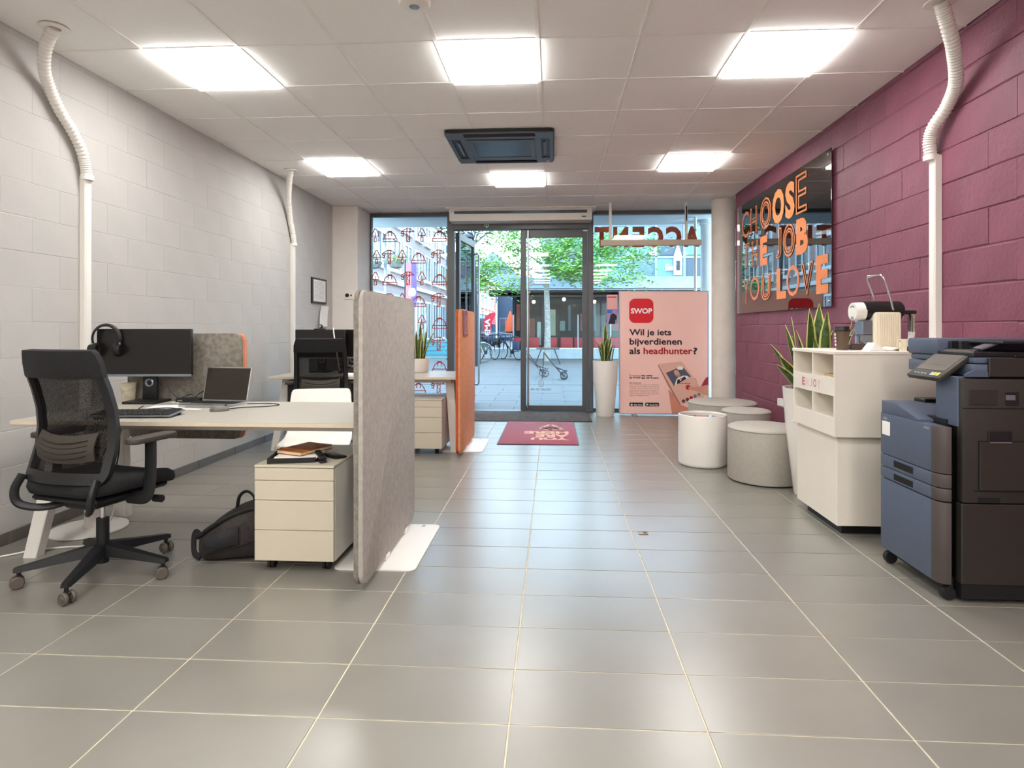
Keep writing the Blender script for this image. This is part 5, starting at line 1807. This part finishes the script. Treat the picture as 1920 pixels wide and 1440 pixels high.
for x, y in ((1.775, 2.795), (1.755, 3.215), (2.24, 2.80), (2.24, 3.215)):
    g = G().cyl((x - .012, y - .014, 0.031), (x - .012, y + .014, 0.031), 0.030, n=18)
    g.cyl((x, y, 0.04), (x, y, 0.085), 0.012, n=8)
    g.obj('castor', RUBBER, t)

# ================================================================== the square outside
PAVE = mat('paving_grey', '53524F', 0.6, noise=0.06, nscale=1.5, rnd=0.05)
JOINT = mat('paving_joint', '8F979E', 0.9)
# ground: brick pattern takes over where single slabs are too small to tell apart
PAVE_F = bpy.data.materials.new('paving_far')
PAVE_F.use_nodes = True
n_, l_ = PAVE_F.node_tree.nodes, PAVE_F.node_tree.links
br = n_.new('ShaderNodeTexBrick')
br.inputs['Scale'].default_value = 1.0
br.inputs['Brick Width'].default_value = 0.8
br.inputs['Row Height'].default_value = 0.4
br.inputs['Mortar Size'].default_value = 0.012
br.inputs['Color1'].default_value = (*lin('514F4C'), 1)
br.inputs['Color2'].default_value = (*lin('575552'), 1)
br.inputs['Mortar'].default_value = (*lin('43413F'), 1)
tcc = n_.new('ShaderNodeTexCoord')
l_.new(tcc.outputs['Object'], br.inputs['Vector'])
l_.new(br.outputs['Color'], n_['Principled BSDF'].inputs['Base Color'])
n_['Principled BSDF'].inputs['Roughness'].default_value = 0.6
pv = G().box(-40, 40, 13.0, 110, -0.06, -0.012).box(-40, 40, 8.87, 13.0, -0.06, -0.018).obj('paving', PAVE_F)
props(pv, kind='structure')
slab = G().box(-0.396, 0.396, -0.196, 0.196, -0.012, 0, bev=.002).mesh('paving_slab', PAVE)
for j in range(10):
    for i in range(11):
        link_mesh('paving_slab', slab, pv, (-4.2 + 0.8 * i + (0.4 if j % 2 else 0), 9.09 + 0.4 * j, -0.010 + RND.uniform(-.001, .001)))

SOFF = mat('soffit_pale_blue', 'D3E2EA', 0.7)
sf = G().box(-16, 16, 8.87, 10.05, 2.92, 3.5).obj('arcade_soffit', SOFF)
props(sf, kind='structure')
G().box(-16, 16, 8.87, 9.5, 3.5, 9).obj('upper_facade', PLASTER, sf)
t = G().lathe([(0.105, -0.012), (0.105, 2.84), (0.125, 2.85), (0.125, 2.92)], (2.43, 9.62), 32).obj('round_column', mat('column_pale', 'CBD3D6', .6, noise=.04))
props(t, 'slim pale round column outside the right window', 'column')
t = thing('downpipe', 'thin white downpipe outside the window left of the outer column', 'pipe', (2.18, 9.35, -0.012), world_parts=True)
G().cyl((2.18, 9.35, -0.012), (2.18, 9.35, 2.92), 0.022, n=12).obj('pipe', WHITE_M, t)
for z in (0.6, 1.7, 2.7):
    G().cyl((2.18, 9.35, z), (2.18, 9.35, z + .03), 0.028, n=12).obj('clip', STEEL, t)

# materials of the street
BRICK = bpy.data.materials.new('facing_brick')
BRICK.use_nodes = True
n_, l_ = BRICK.node_tree.nodes, BRICK.node_tree.links


def brick_mat(m, c1, c2, mo, sc=1.0):
    n_, l_ = m.node_tree.nodes, m.node_tree.links
    b = n_.new('ShaderNodeTexBrick')
    b.inputs['Brick Width'].default_value = 0.22
    b.inputs['Row Height'].default_value = 0.065
    b.inputs['Mortar Size'].default_value = 0.008
    b.inputs['Color1'].default_value = (*lin(c1), 1)
    b.inputs['Color2'].default_value = (*lin(c2), 1)
    b.inputs['Mortar'].default_value = (*lin(mo), 1)
    tc = n_.new('ShaderNodeTexCoord')
    mp = n_.new('ShaderNodeMapping')
    mp.inputs['Rotation'].default_value = (PI / 2, 0, PI / 2)
    l_.new(tc.outputs['Object'], mp.inputs[0])
    l_.new(mp.outputs[0], b.inputs['Vector'])
    l_.new(b.outputs['Color'], n_['Principled BSDF'].inputs['Base Color'])
    n_['Principled BSDF'].inputs['Roughness'].default_value = 0.85


brick_mat(BRICK, 'A8948F', 'B5A29B', 'C3B8B2')
BRICK2 = bpy.data.materials.new('red_brick')
BRICK2.use_nodes = True
brick_mat(BRICK2, 'B9806C', 'C4907C', 'CDB7A8')
STONE = mat('pale_stone', 'DAD6D0', 0.7)
FRAME_W = mat('window_frame_white', 'EEF1F3', 0.5)
DGLASS = mat('street_window_glass', '40535F', 0.08, spec=1.0)
DGLASS2 = mat('teal_glass', '6A959E', 0.14, spec=0.6)
DGLASS3 = mat('grey_green_glass', '5D7A78', 0.14, spec=0.6)
PANE3 = glass('plain_glass', (0.93, 0.97, 0.97), 1.22)
DGREY = mat('pavilion_dark', '2B3036', 0.5)
FASC = mat('pavilion_fascia', '8C9CAB', 0.5)
SLATE = mat('slate_roof', '6D7A88', 0.7)
SHOPB = mat('shopfront_blue_grey', '7F93A6', 0.5)
NAVY = mat('navy_panel', '2E4258', 0.5)
BARK = mat('tree_bark', '8B8F88', 0.9, noise=0.25, nscale=14, bump=0.6, bscale=30)
FOL = mat('fresh_leaf', '8DBB55', 0.6, noise=0.35, nscale=3, col2='659C42')
FOL_D = mat('dark_leaf', '4E6A4A', 0.7, noise=0.35, nscale=3)
IRON = mat('dark_iron', '23282E', 0.45, metal=0.3)


def window_on(parent, M, w, h, bars, m_frame=FRAME_W, sill=True):
    """window frame with pane, made in its own XZ plane, facing -Y, then placed by M"""
    g = G()
    f = 0.09
    g.box(-w / 2, -w / 2 + f, -0.04, 0.05, 0, h); g.box(w / 2 - f, w / 2, -0.04, 0.05, 0, h)
    g.box(-w / 2 + f, w / 2 - f, -0.04, 0.05, 0, f); g.box(-w / 2 + f, w / 2 - f, -0.04, 0.05, h - f, h)
    for k in range(1, bars + 1):
        x = -w / 2 + w * k / (bars + 1)
        g.box(x - .045, x + .045, -0.04, 0.04, f, h - f)
    if sill:
        g.box(-w / 2 - .08, w / 2 + .08, -0.10, 0.05, -0.09, 0)
    g.xf(M)
    o = g.obj('window', m_frame, parent)
    G().box(-w / 2 + f, w / 2 - f, 0.005, 0.02, f, h - f).xf(M).obj('pane', DGLASS, o)
    return o


# near building on the left of the square
t = thing('brick_building', 'long grey brick building with white windows seen through the stickered window', 'building', (-10, 29, 0), world_parts=True)
G().box(-14, -7, 18.0, 39, -0.02, 7.2).obj('wall', BRICK, t)
G().box(-14.1, -6.85, 17.9, 39.1, 7.2, 7.42).obj('parapet', FRAME_W, t)
G().box(-7.0, -6.88, 18.0, 39, 3.12, 3.30).obj('string_course', FRAME_W, t)
F_ = lambda y, z: Matrix.Translation((-6.985, y, z)) @ Matrix.Rotation(math.radians(90), 4, 'Z')
for k in range(9):
    y = 19.6 + 2.25 * k
    window_on(t, F_(y, 3.75), 1.55, 1.45, 1)
    window_on(t, F_(y, 0.55), 1.6, 2.1, 1)
    window_on(t, F_(y, 5.75), 1.4, 1.05, 1)

# red brick row farther along
t = thing('brick_row', 'row of red brick town houses with tall windows down the street', 'building', (-9, 50, 0), world_parts=True)
G().box(-13, -5.5, 39.5, 57.5, 2.3, 5.1).obj('wall', BRICK2, t)
G().box(-13, -5.52, 39.5, 57.5, -0.02, 2.3).obj('shopfront', SHOPB, t)
G().box(-13.1, -5.3, 39.4, 57.6, 5.1, 5.35).obj('cornice', STONE, t)
G().box(-5.5, -5.42, 39.5, 57.5, 2.28, 2.42).obj('string_course', STONE, t)
G().prism([(-13.1, 5.35), (-5.3, 5.35), (-9.2, 8.4)], 'Y', 39.5, 57.5).obj('roof', SLATE, t)
F2 = lambda y, z: Matrix.Translation((-5.49, y, z)) @ Matrix.Rotation(math.radians(90), 4, 'Z')
for k in range(6):
    window_on(t, F2(41.5 + 2.6 * k, 2.85), 1.2, 1.75, 1, STONE)
for k in range(4):
    G().box(-5.5, -5.44, 40.3 + 4.4 * k, 43.6 + 4.4 * k, 0.2, 1.95).obj('shop_window', DGLASS, t)
G().box(-5.46, -5.3, 49, 55, 1.55, 2.25).obj('shop_sign', mat('shop_sign_red', 'D94A55', .5), t)

t = thing('gabled_house', 'pale gabled house with grey roof behind the red brick row', 'house', (-6, 74, 0), world_parts=True)
G().box(-10.5, -3.5, 70, 80, -0.02, 6.5).obj('wall', STONE, t)
G().prism([(-10.9, 6.5), (-3.1, 6.5), (-7, 10.2)], 'Y', 69.6, 80).obj('roof', SLATE, t)
for x in (-9, -7, -5):
    window_on(t, Matrix.Translation((x, 69.98, 4.0)), 1.1, 1.7, 1)
t = thing('dark_house', 'dark blue fronted building at the end of the brick row', 'building', (-4.2, 63, 0), world_parts=True)
G().box(-5.4, -1.8, 58, 66, -0.02, 4.6).obj('wall', NAVY, t)
G().box(-5.5, -1.7, 57.9, 66.1, 4.6, 4.8).obj('roof_edge', SLATE, t)
window_on(t, Matrix.Translation((-4.6, 57.98, 0.4)), 1.2, 1.8, 1, SLATE)

# cafe pavilion across the square
t = thing('cafe_pavilion', 'dark glass cafe pavilion with grey fascia across the square', 'pavilion', (4, 25, 0), world_parts=True)
PX0, PX1, PY = -1.7, 13.0, 25.2
G().box(-2.2, PX1, PY - .9, PY + 5.5, 2.82, 3.28).obj('fascia', FASC, t)
G().box(-2.55, PX1, PY - 1.5, PY - .9, 2.50, 2.72).obj('awning_edge', IRON, t)
G().box(-2.55, PX1, PY - 1.52, PY - .9, 2.72, 2.745).obj('awning_strip', FRAME_W, t)
g = G().prism([(PY - 1.5, 2.45), (PY - 1.5, 2.62), (PY, 2.82), (PY, 2.65)], 'X', -2.5, PX1)
g.obj('awning', DGREY, t)
G().box(PX0, PX1, PY + .02, PY + 5.4, -0.01, 2.82).obj('inner_room', mat('cafe_inside', '3A4038', .8, noise=.4, nscale=1.5, col2='1E2624'), t)
for k in range(12):
    x = PX0 + 0.08 + 1.2 * k
    o = G().box(x - .04, x + .04, PY - .08, PY + .02, 0, 2.65).obj('mullion', IRON, t)
    G().box(x + .04, x + 1.16, PY - .04, PY - .02, 0.05, 2.6).obj('pane', PANE3, t)
for k in range(9):
    x = PX0 + .9 + 1.25 * k
    G().sphere((x, PY - .35, 2.30 + .1 * (k % 2)), 0.075, u=12, v=8).obj('pendant_lamp', mat('warm_lamp', 'FFE2B0', .5, emit=3.0) if k == 0 else bpy.data.materials['warm_lamp'], t)
    G().cyl((x, PY - .35, 2.36), (x, PY - .35, 2.62), 0.012, n=6).obj('lamp_cord', IRON, t)
q = random.Random(3)
IN_C = [mat('inside_%s' % c, c, .6) for c in ('8FA39A', 'C9C1A0', '5D7A86', 'A85A48', 'D8DCD8', '466058')]
for k in range(26):
    x = PX0 + 0.2 + 0.44 * k + q.uniform(-.1, .1)
    zb = q.choice([0.5, 0.9, 1.1])
    G().box(x, x + q.uniform(.12, .36), PY - .01, PY + .018, zb, zb + q.uniform(.4, 1.2)).obj('interior_shelf', q.choice(IN_C), t)
for x in (3.3, 6.2):
    G().box(x, x + .5, PY - .93, PY - .9, 2.86, 3.1).obj('fascia_plate', STEEL, t)

t = thing('planter_wall', 'long grey planter wall along the front of the cafe terrace', 'planter', (1, 23.9, -0.012), world_parts=True)
G().box(-3.1, 9.0, 23.7, 24.1, -0.012, 0.40, bev=.02).obj('planter_box', mat('planter_concrete', '8FA0A6', .7, noise=.05), t)
G().box(-3.05, 8.95, 23.75, 24.05, 0.40, 0.42).obj('coping', STONE, t)
t = thing('wind_screen', 'clear glass wind screens standing behind the grey planter wall', 'screen', (1, 24.2, 0), world_parts=True)
for k in range(8):
    x = -1.6 + 1.3 * k
    G().box(x - .025, x + .025, 24.15, 24.2, 0.0, 1.75).obj('post', STEEL, t)
    G().box(x + .025, x + 1.275, 24.17, 24.18, 0.42, 1.72).obj('pane', PANE3, t)

# red terrace seats
SEAT_R = mat('terrace_red', 'C8353F', 0.6)
seat0 = None
for k, (x, rz) in enumerate([(-1.35, 0.1), (-0.75, -0.2), (-0.15, 0.3), (0.55, 0), (1.15, -0.15), (1.75, 0.2), (2.4, 0)]):
    L_ = ['leftmost', 'second from left', 'third from left', 'middle', 'third from right', 'second from right', 'rightmost'][k] + ' of the seven red terrace seats behind the grey planter wall'
    if seat0 is None:
        seat0 = thing('terrace_seat', L_, 'seat', (x, 24.6, 0), rz, 'red seats on the cafe terrace')
        G().box(-0.24, 0.24, -0.22, 0.22, 0.36, 0.46, bev=.03, seg=2).obj('seat', SEAT_R, seat0)
        G().box(-0.25, 0.25, -0.27, -0.20, 0.40, 0.84, bev=.03, seg=2).obj('backrest', SEAT_R, seat0)
        for sx in (-1, 1):
            for sy in (-1, 1):
                G().cyl((sx * .2, sy * .18, -0.01), (sx * .19, sy * .17, 0.37), 0.015, n=8).obj('leg', IRON, seat0)
    else:
        dup(seat0, L_, (x, 24.6, 0), rz, 'red seats on the cafe terrace')

# glass office building above the pavilion
t = thing('glass_building', 'teal glazed building rising behind the cafe pavilion', 'building', (7, 34, 0), world_parts=True)
G().box(-0.6, 16, 32.2, 40, -0.01, 6.75).obj('core', mat('building_core', '4A5A60', .7), t)
for r_ in range(2):
    for k in range(11):
        x = -0.5 + 1.48 * k
        z = 3.3 + 1.72 * r_
        G().box(x + .06, x + 1.42, 32.08, 32.14, z + .05, z + 1.60).obj('pane', (DGLASS2, DGLASS3, DGLASS2, DGLASS)[(k * 7 + r_ * 3) % 4], t)
        if r_ == 0:
            G().box(x - .06, x + .06, 32.0, 32.2, 3.25, 6.7).obj('mullion', FASC, t)
    G().box(-0.6, 16, 32.02, 32.2, z + 1.60, z + 1.72).obj('floor_band', FASC, t)
text('S', 'sign_letter', FRAME_W, t, (5.05, 31.98, 5.05), (1, 0, 0), (0, 0, 1), 0.42, 0.75, bold=.03, depth=.03)
g = G().prism([(-0.22, 0), (0.22, 0), (0.22, 1.0), (0.07, 1.45), (0.07, 1.9), (-0.07, 1.9), (-0.07, 1.45), (-0.22, 1.0)], 'Y', 31.97, 31.99)
g.xf(Matrix.Translation((6.55, 0, 4.0)))
g.obj('window_picture', FRAME_W, t)
G().box(6.46, 6.66, 31.955, 31.968, 4.25, 4.75).obj('window_picture', DGREY, t)
G().box(6.8, 7.6, 31.97, 31.99, 5.6, 5.9).obj('window_picture', FRAME_W, t)
G().box(5.9, 6.3, 31.97, 31.99, 4.25, 4.45).obj('window_picture', FRAME_W, t)


# trees
def leaf_cloud(g, centers, n, spread, size, seed):
    q = random.Random(seed)
    bm = g.bm
    for _ in range(n):
        c, s_ = q.choice(centers)
        p = c + Vector((q.gauss(0, 1) * spread * s_, q.gauss(0, 1) * spread * s_, q.gauss(0, .6) * spread * s_))
        a, b = q.uniform(0, 2 * PI), q.uniform(-0.9, 0.9)
        u = Vector((math.cos(a), math.sin(a), b * .6)).normalized()
        v = u.cross(Vector((q.uniform(-1, 1), q.uniform(-1, 1), 1))).normalized()
        l, w = size * q.uniform(.6, 1.3), size * .45 * q.uniform(.6, 1.2)
        bm.faces.new([bm.verts.new(p - u * l), bm.verts.new(p + v * w), bm.verts.new(p + u * l), bm.verts.new(p - v * w)])


def tree(label, base, h_trunk, r, limbs, n, spread, size, m_leaf, seed):
    t = thing('street_tree', label, 'tree', base)
    q = random.Random(seed)
    G().tube([(0, 0, 0), (0.02, 0, h_trunk * .4), (-.02, 0, h_trunk * .8), (0, 0, h_trunk + 1.2)], [r * 1.15, r, r * .9, r * .55], n=12).obj('trunk', BARK, t, 60)
    cs = []
    g = G()
    for (dx, dy, z0, z1) in limbs:
        pts = spline([(0, 0, z0), (dx * .35, dy * .35, z0 + (z1 - z0) * .55), (dx * .7, dy * .7, z0 + (z1 - z0) * .9), (dx, dy, z1)], 5)
        g.tube(pts, [max(.012, r * .35 * (1 - i / len(pts))) for i in range(len(pts))], n=6)
        for i, p in enumerate(pts):
            if i > 4:
                cs.append((p, .7 + .5 * q.random()))
    g.obj('branches', BARK, t, 60)
    g = G()
    leaf_cloud(g, cs, n, spread, size, seed)
    me = bpy.data.meshes.new('foliage')
    g.bm.to_mesh(me)
    g.bm.free()
    me.materials.append(m_leaf)
    props(link_mesh('foliage', me, t), kind='stuff')
    return t


tree('green street tree with a pale trunk in front of the cafe', (-0.22, 22.4, -0.012), 3.3, 0.115,
     [(-2.6, -.5, 2.9, 2.75), (-2.2, .6, 3.2, 3.6), (-1.6, -.8, 3.4, 4.2), (-1.9, .2, 3.8, 4.8), (-0.8, .5, 3.8, 5.2), (0.6, -.9, 3.4, 3.3), (1.0, .3, 3.6, 4.4), (1.6, -.6, 3.3, 3.5), (0.9, .5, 3.9, 5.1),
      (2.4, .2, 3.6, 4.2), (3.2, -.6, 3.7, 3.5), (3.8, .1, 3.8, 3.9), (2.9, .7, 4.0, 4.6), (4.2, -.4, 3.9, 4.3), (1.9, -1.0, 3.3, 3.0), (3.3, -1.0, 3.5, 2.95), (0.2, -1.2, 3.6, 4.0)],
     9000, 0.30, 0.085, FOL, 21)
tree('dark leafed tree against the sky behind the street lamp', (-4.3, 31, -0.012), 4.5, 0.16,
     [(-0.9, 0, 5, 7.0), (1.2, .3, 5, 7.2), (.4, -.8, 5.2, 8.0), (-.6, .9, 5, 8.2), (2.2, .2, 5.4, 6.6), (-1.2, .2, 5, 6.4), (1.5, -.6, 5.2, 8.4)],
     3000, 0.5, 0.11, FOL_D, 33)
tree('pale green tree at the left end of the square', (-4.7, 36.2, -0.012), 3.0, 0.12,
     [(-.9, 0, 3, 4.8), (.9, .3, 3, 5.0), (.2, -.8, 3.2, 5.6), (-.4, .7, 3, 5.9), (.7, -.4, 3, 4.2)], 1800, 0.4, 0.12, FOL, 35)

# street lamp
t = thing('street_lamp', 'tall black street lamp left of the green tree', 'street lamp', (-2.45, 19.2, -0.012))
G().tube([(0, 0, 0), (0, 0, 1.2), (-.06, 0, 2.6), (-.12, 0, 4.2)], [0.075, 0.07, 0.055, 0.045], n=12).obj('pole', IRON, t, 60)
G().tube(spline([(-.12, 0, 4.15), (-.16, 0, 4.28), (-.24, 0, 4.26)], 5), 0.025, n=8).obj('arm', IRON, t)
G().lathe([(0, 4.28), (0.10, 4.25), (0.22, 4.14), (0.21, 4.13), (0, 4.15)], (-.30, 0), 24).obj('lamp_shade', IRON, t)
t = thing('street_tree', 'bare knotty trunk beside the street lamp', 'tree', (-2.60, 20.4, -0.012))
G().tube([(0, 0, 0), (.02, 0, .5), (-.01, 0, .95), (-.06, 0, 1.3)], [.14, .12, .13, .08], n=12).obj('trunk', mat('dark_bark', '4A443E', .9, noise=.3, nscale=14, bump=.8, bscale=20), t, 60)
G().tube(spline([(0, 0, .8), (-.25, 0, 1.05), (-.5, -.1, 1.35)], 5), 0.05, n=8).obj('branch', bpy.data.materials['dark_bark'], t, 60)
G().tube(spline([(0, 0, .9), (.12, 0, 1.15), (.1, -.1, 1.5)], 5), 0.045, n=8).obj('branch', bpy.data.materials['dark_bark'], t, 60)

# shop flag
t = thing('beach_flag', 'red curved shop flag in front of the brick row', 'flag', (-3.75, 34, -0.012), world_parts=True)
G().cyl((-4.0, 34, -0.012), (-4.0, 34, 2.2), 0.02, n=8).obj('mast', STEEL, t)
g = G().prism([(-3.98, 0.75), (-3.55, 0.75), (-3.52, 1.3), (-3.45, 1.6), (-3.25, 1.95), (-3.30, 2.12), (-3.6, 2.05), (-3.85, 1.85), (-3.98, 1.6)], 'Y', 33.99, 34.01)
g.obj('flag_cloth', mat('flag_red', 'D8384A', .7), t)
text('EMA', 'writing', FRAME_W, t, (-3.58, 33.98, 0.80), (0, 0, 1), (-1, 0, 0), 0.95, 0.30, bold=.03, depth=.004)

# bicycles
def make_bike(label, tyre, body, pan):
    t = thing('bicycle', label, 'bicycle', (0, 0, 0), 0, 'bicycles parked on the square')
    for x in (-0.53, 0.53):
        g = G().tube([(x + .33 * math.cos(a), 0, .345 + .33 * math.sin(a)) for a in [2 * PI * k / 28 for k in range(28)]], 0.018, n=6, closed=True)
        w_ = g.obj('wheel', tyre, t, 60)
        g = G()
        for k in range(10):
            a = 2 * PI * k / 10
            g.cyl((x, 0, .345), (x + .32 * math.cos(a), 0, .345 + .32 * math.sin(a)), 0.003, n=4)
        g.cyl((x, -.03, .345), (x, .03, .345), .025, n=8)
        g.obj('spokes', STEEL, w_)
        G().tube([(x + .37 * math.cos(a), 0, .345 + .37 * math.sin(a)) for a in [math.radians(d) for d in range(20, 171, 15)]], 0.012, n=6, ry=.025).obj('mudguard', body, t)
    g = G()
    for a, b, r in (((-.53, 0, .345), (-.12, 0, .30), .014), ((-.12, 0, .30), (-.25, 0, .82), .017), ((-.12, 0, .30), (.38, 0, .68), .02), ((-.22, 0, .70), (.36, 0, .80), .017),
                    ((-.53, 0, .345), (-.23, 0, .74), .012), ((.53, 0, .345), (.37, 0, .78), .015), ((.37, 0, .66), (.35, 0, .98), .016), ((-.70, 0, .72), (-.28, 0, .72), .012), ((-.53, 0, .345), (-.62, 0, .72), .009)):
        g.cyl(a, b, r, n=8)
    g.obj('frame', body, t)
    G().tube(spline([(.16, -.28, .98), (.30, -.26, 1.0), (.36, -.12, 1.02), (.35, 0, 1.0), (.36, .12, 1.02), (.30, .26, 1.0), (.16, .28, .98)], 5), 0.013, n=8).obj('handlebar', STEEL, t)
    g = G().prism([(-.40, -.09), (-.36, -.11), (-.14, -.03), (-.12, 0), (-.14, .03), (-.36, .11), (-.40, .09)], 'Z', .86, .91, bev=.012)
    g.obj('saddle', BLACK, t)
    g = G().cyl((-.12, -.05, .30), (-.12, .05, .30), .07, n=16)
    g.box(-.13, -.11, .05, .07, .13, .30); g.box(-.13, -.11, -.07, -.05, .30, .47)
    g.box(-.16, -.06, .06, .13, .115, .135); g.box(-.16, -.06, -.13, -.06, .465, .485)
    g.obj('crank', IRON, t)
    if pan:
        for s_ in (-1, 1):
            G().box(-.72, -.34, s_ * .10 - .05, s_ * .10 + .05, .38, .72, bev=.02, seg=2).obj('pannier', pan, t)
    return t


P_G = mat('pannier_green', '3E5148', .8)
P_N = mat('pannier_navy', '2F3A55', .8)
b1 = make_bike('dark bicycle with green panniers parked by the planter wall', RUBBER, IRON, P_G)
b1.location = (-2.50, 22.7, -0.012); b1.rotation_euler = (0, 0, math.radians(62))
b2 = make_bike('dark bicycle with navy panniers parked right of the green-panniered one', RUBBER, IRON, P_N)
b2.location = (-1.65, 23.2, -0.012); b2.rotation_euler = (0, 0, math.radians(128))
b3 = make_bike('pale green bicycle partly hidden behind the orange divider', mat('grey_tyre', '55585A', .7), mat('bike_mint', 'A8BBB4', .5), None)
b3.location = (-2.95, 20.9, -0.012); b3.rotation_euler = (0, 0, math.radians(25))
for k, (x, y, rz, L_) in enumerate([(-3.3, 26.5, 70, 'dark bicycle in the far row, left end'), (-2.95, 28.2, 100, 'dark bicycle in the far row, second from left'),
                                    (-2.7, 30.0, 80, 'dark bicycle in the far row, second from right'), (-3.6, 30.2, 110, 'dark bicycle farthest back in the far row')]):
    dup(b2 if k % 2 else b1, L_, (x, y, -0.012), math.radians(rz))
t = thing('parasol', 'folded orange parasol behind the bicycles', 'parasol', (-2.25, 31.5, -0.012))
G().cyl((0, 0, 0), (0, 0, 2.1), .025, n=8).obj('pole', STEEL, t)
G().lathe([(0, 2.15), (.10, 1.95), (.26, 1.4), (.30, 1.05), (.16, .95), (0, .95)], (0, 0), 14).obj('cloth', mat('parasol_orange', 'D9653F', .8), t)

# wheeled push trolleys on the paving
def make_trolley(label):
    t = thing('trolley', label, 'trolley', (0, 0, 0), 0, 'wheeled trolleys on the square')
    for s_ in (-1, 1):
        G().tube([(.02, s_ * .13, .10), (-.20, s_ * .15, .34), (-.44, s_ * .16, .64)], 0.012, n=8).obj('side_tube', IRON, t)
        g = G().tube([(.04 + .082 * math.cos(a), s_ * .16, .088 + .082 * math.sin(a)) for a in [2 * PI * k / 20 for k in range(20)]], 0.010, n=6, closed=True)
        for k in range(6):
            a = 2 * PI * k / 6
            g.cyl((.04, s_ * .16, .088), (.04 + .08 * math.cos(a), s_ * .16, .088 + .08 * math.sin(a)), 0.005, n=5)
        g.obj('wheel', IRON, t, 60)
        G().tube([(-.14, s_ * .14, .28), (.06, s_ * .14, .20), (.12, s_ * .14, .20)], 0.009, n=6).obj('support_leg', IRON, t)
    G().cyl((.04, -.16, .088), (.04, .16, .088), .008, n=8).obj('axle', STEEL, t)
    G().cyl((-.44, -.16, .64), (-.44, .16, .64), .014, n=8).obj('push_handle', IRON, t)
    G().box(-.10, .05, -.12, .12, .185, .20).obj('foot_plate', SLATE, t)
    G().tube([(-.44, 0, .64), (-.46, 0, .30), (-.47, 0, .008)], .011, n=8).obj('stand_leg', IRON, t)
    return t


tr = make_trolley('dark two-wheeled trolley on the paving, right one of the pair')
tr.location = (0.22, 14.4, -0.010)
dup(tr, 'dark two-wheeled trolley on the paving, left one of the pair', (-0.27, 15.2, -0.010), 0.25)
t = thing('trestle_table', 'low dark trestle table beside the pale tree trunk', 'table', (-0.18, 20.6, -0.012))
G().box(-.40, .40, -.25, .25, .50, .53, bev=.006).obj('tabletop', IRON, t)
for sx in (-1, 1):
    for sy in (-1, 1):
        G().cyl((sx * .42, sy * .22, 0), (sx * .22, sy * .18, .51), .018, n=8).obj('leg', IRON, t)

# hanging baskets, street banner and bench beyond the left window
t = thing('flower_post', 'slim grey post with hanging flower baskets beyond the left window', 'flower post', (-4.25, 15.0, -0.012))
G().cyl((0, 0, 0), (0, 0, 3.3), .035, n=10).obj('post', STEEL, t)
G().cyl((-.35, 0, 3.1), (.35, 0, 3.1), .015, n=8).obj('cross_arm', STEEL, t)
for s_ in (-1, 1):
    G().lathe([(0, 2.72), (.14, 2.76), (.20, 2.9), (.18, 2.9), (0, 2.86)], (s_ * .28, 0), 18).obj('basket', BARK, t)
    g = G()
    leaf_cloud(g, [(Vector((s_ * .28, 0, 2.95)), 1)], 260, .13, .04, 50 + s_)
    me = bpy.data.meshes.new('flowers'); g.bm.to_mesh(me); g.bm.free()
    me.materials.append(mat('flower_mix_%d' % s_, 'E8D8C8' if s_ < 0 else 'C8B070', .7, noise=.4, nscale=20, col2='6A8A4A'))
    props(link_mesh('flowers', me, t), kind='stuff')
t = thing('street_banner', 'narrow red and violet street banner on a post beyond the left window', 'banner', (-3.62, 14.5, -0.012), world_parts=True)
G().cyl((-3.62, 14.53, -0.012), (-3.62, 14.53, 2.9), .02, n=8).obj('post', IRON, t)
G().box(-3.60, -3.46, 14.49, 14.505, 1.75, 2.82).obj('banner_cloth', mat('banner_rose', 'D98A8E', .7), t)
G().box(-3.46, -3.33, 14.49, 14.505, 1.75, 2.82).obj('banner_cloth', mat('banner_violet', '7A62B8', .7), t)
G().lathe([(0, 0), (.075, .02), (.10, .10), (.07, .20), (0, .22)], (0, 0), 16).xf(Matrix.Translation((-3.44, 14.488, 1.98)) @ Matrix.Diagonal((1, .05, 1, 1))).obj('banner_picture', mat('banner_pale', 'C6D2EC', .7), t)
t = thing('bench', 'teal slatted bench on the square behind the left window', 'bench', (-3.05, 16.0, -0.012), math.radians(10))
TEAL = mat('bench_teal', '3E8C98', .5)
for k in range(4):
    G().box(-.8, .8, -.02, .02, .50 + .11 * k, .58 + .11 * k, bev=.005, M=Matrix.Translation((0, .28 + .02 * k, 0))).obj('slat', TEAL, t)
for k in range(3):
    G().box(-.8, .8, -.20 + .14 * k, -.10 + .14 * k, .42, .45, bev=.005).obj('slat', TEAL, t)
for s_ in (-1, 1):
    G().prism([(-.22, 0), (-.16, 0), (-.16, .40), (.22, .40), (.30, .0), (.36, 0), (.36, .92), (.33, .92), (.26, .42), (-.22, .42)], 'X', s_ * .7 - .025, s_ * .7 + .025).obj('leg', IRON, t)
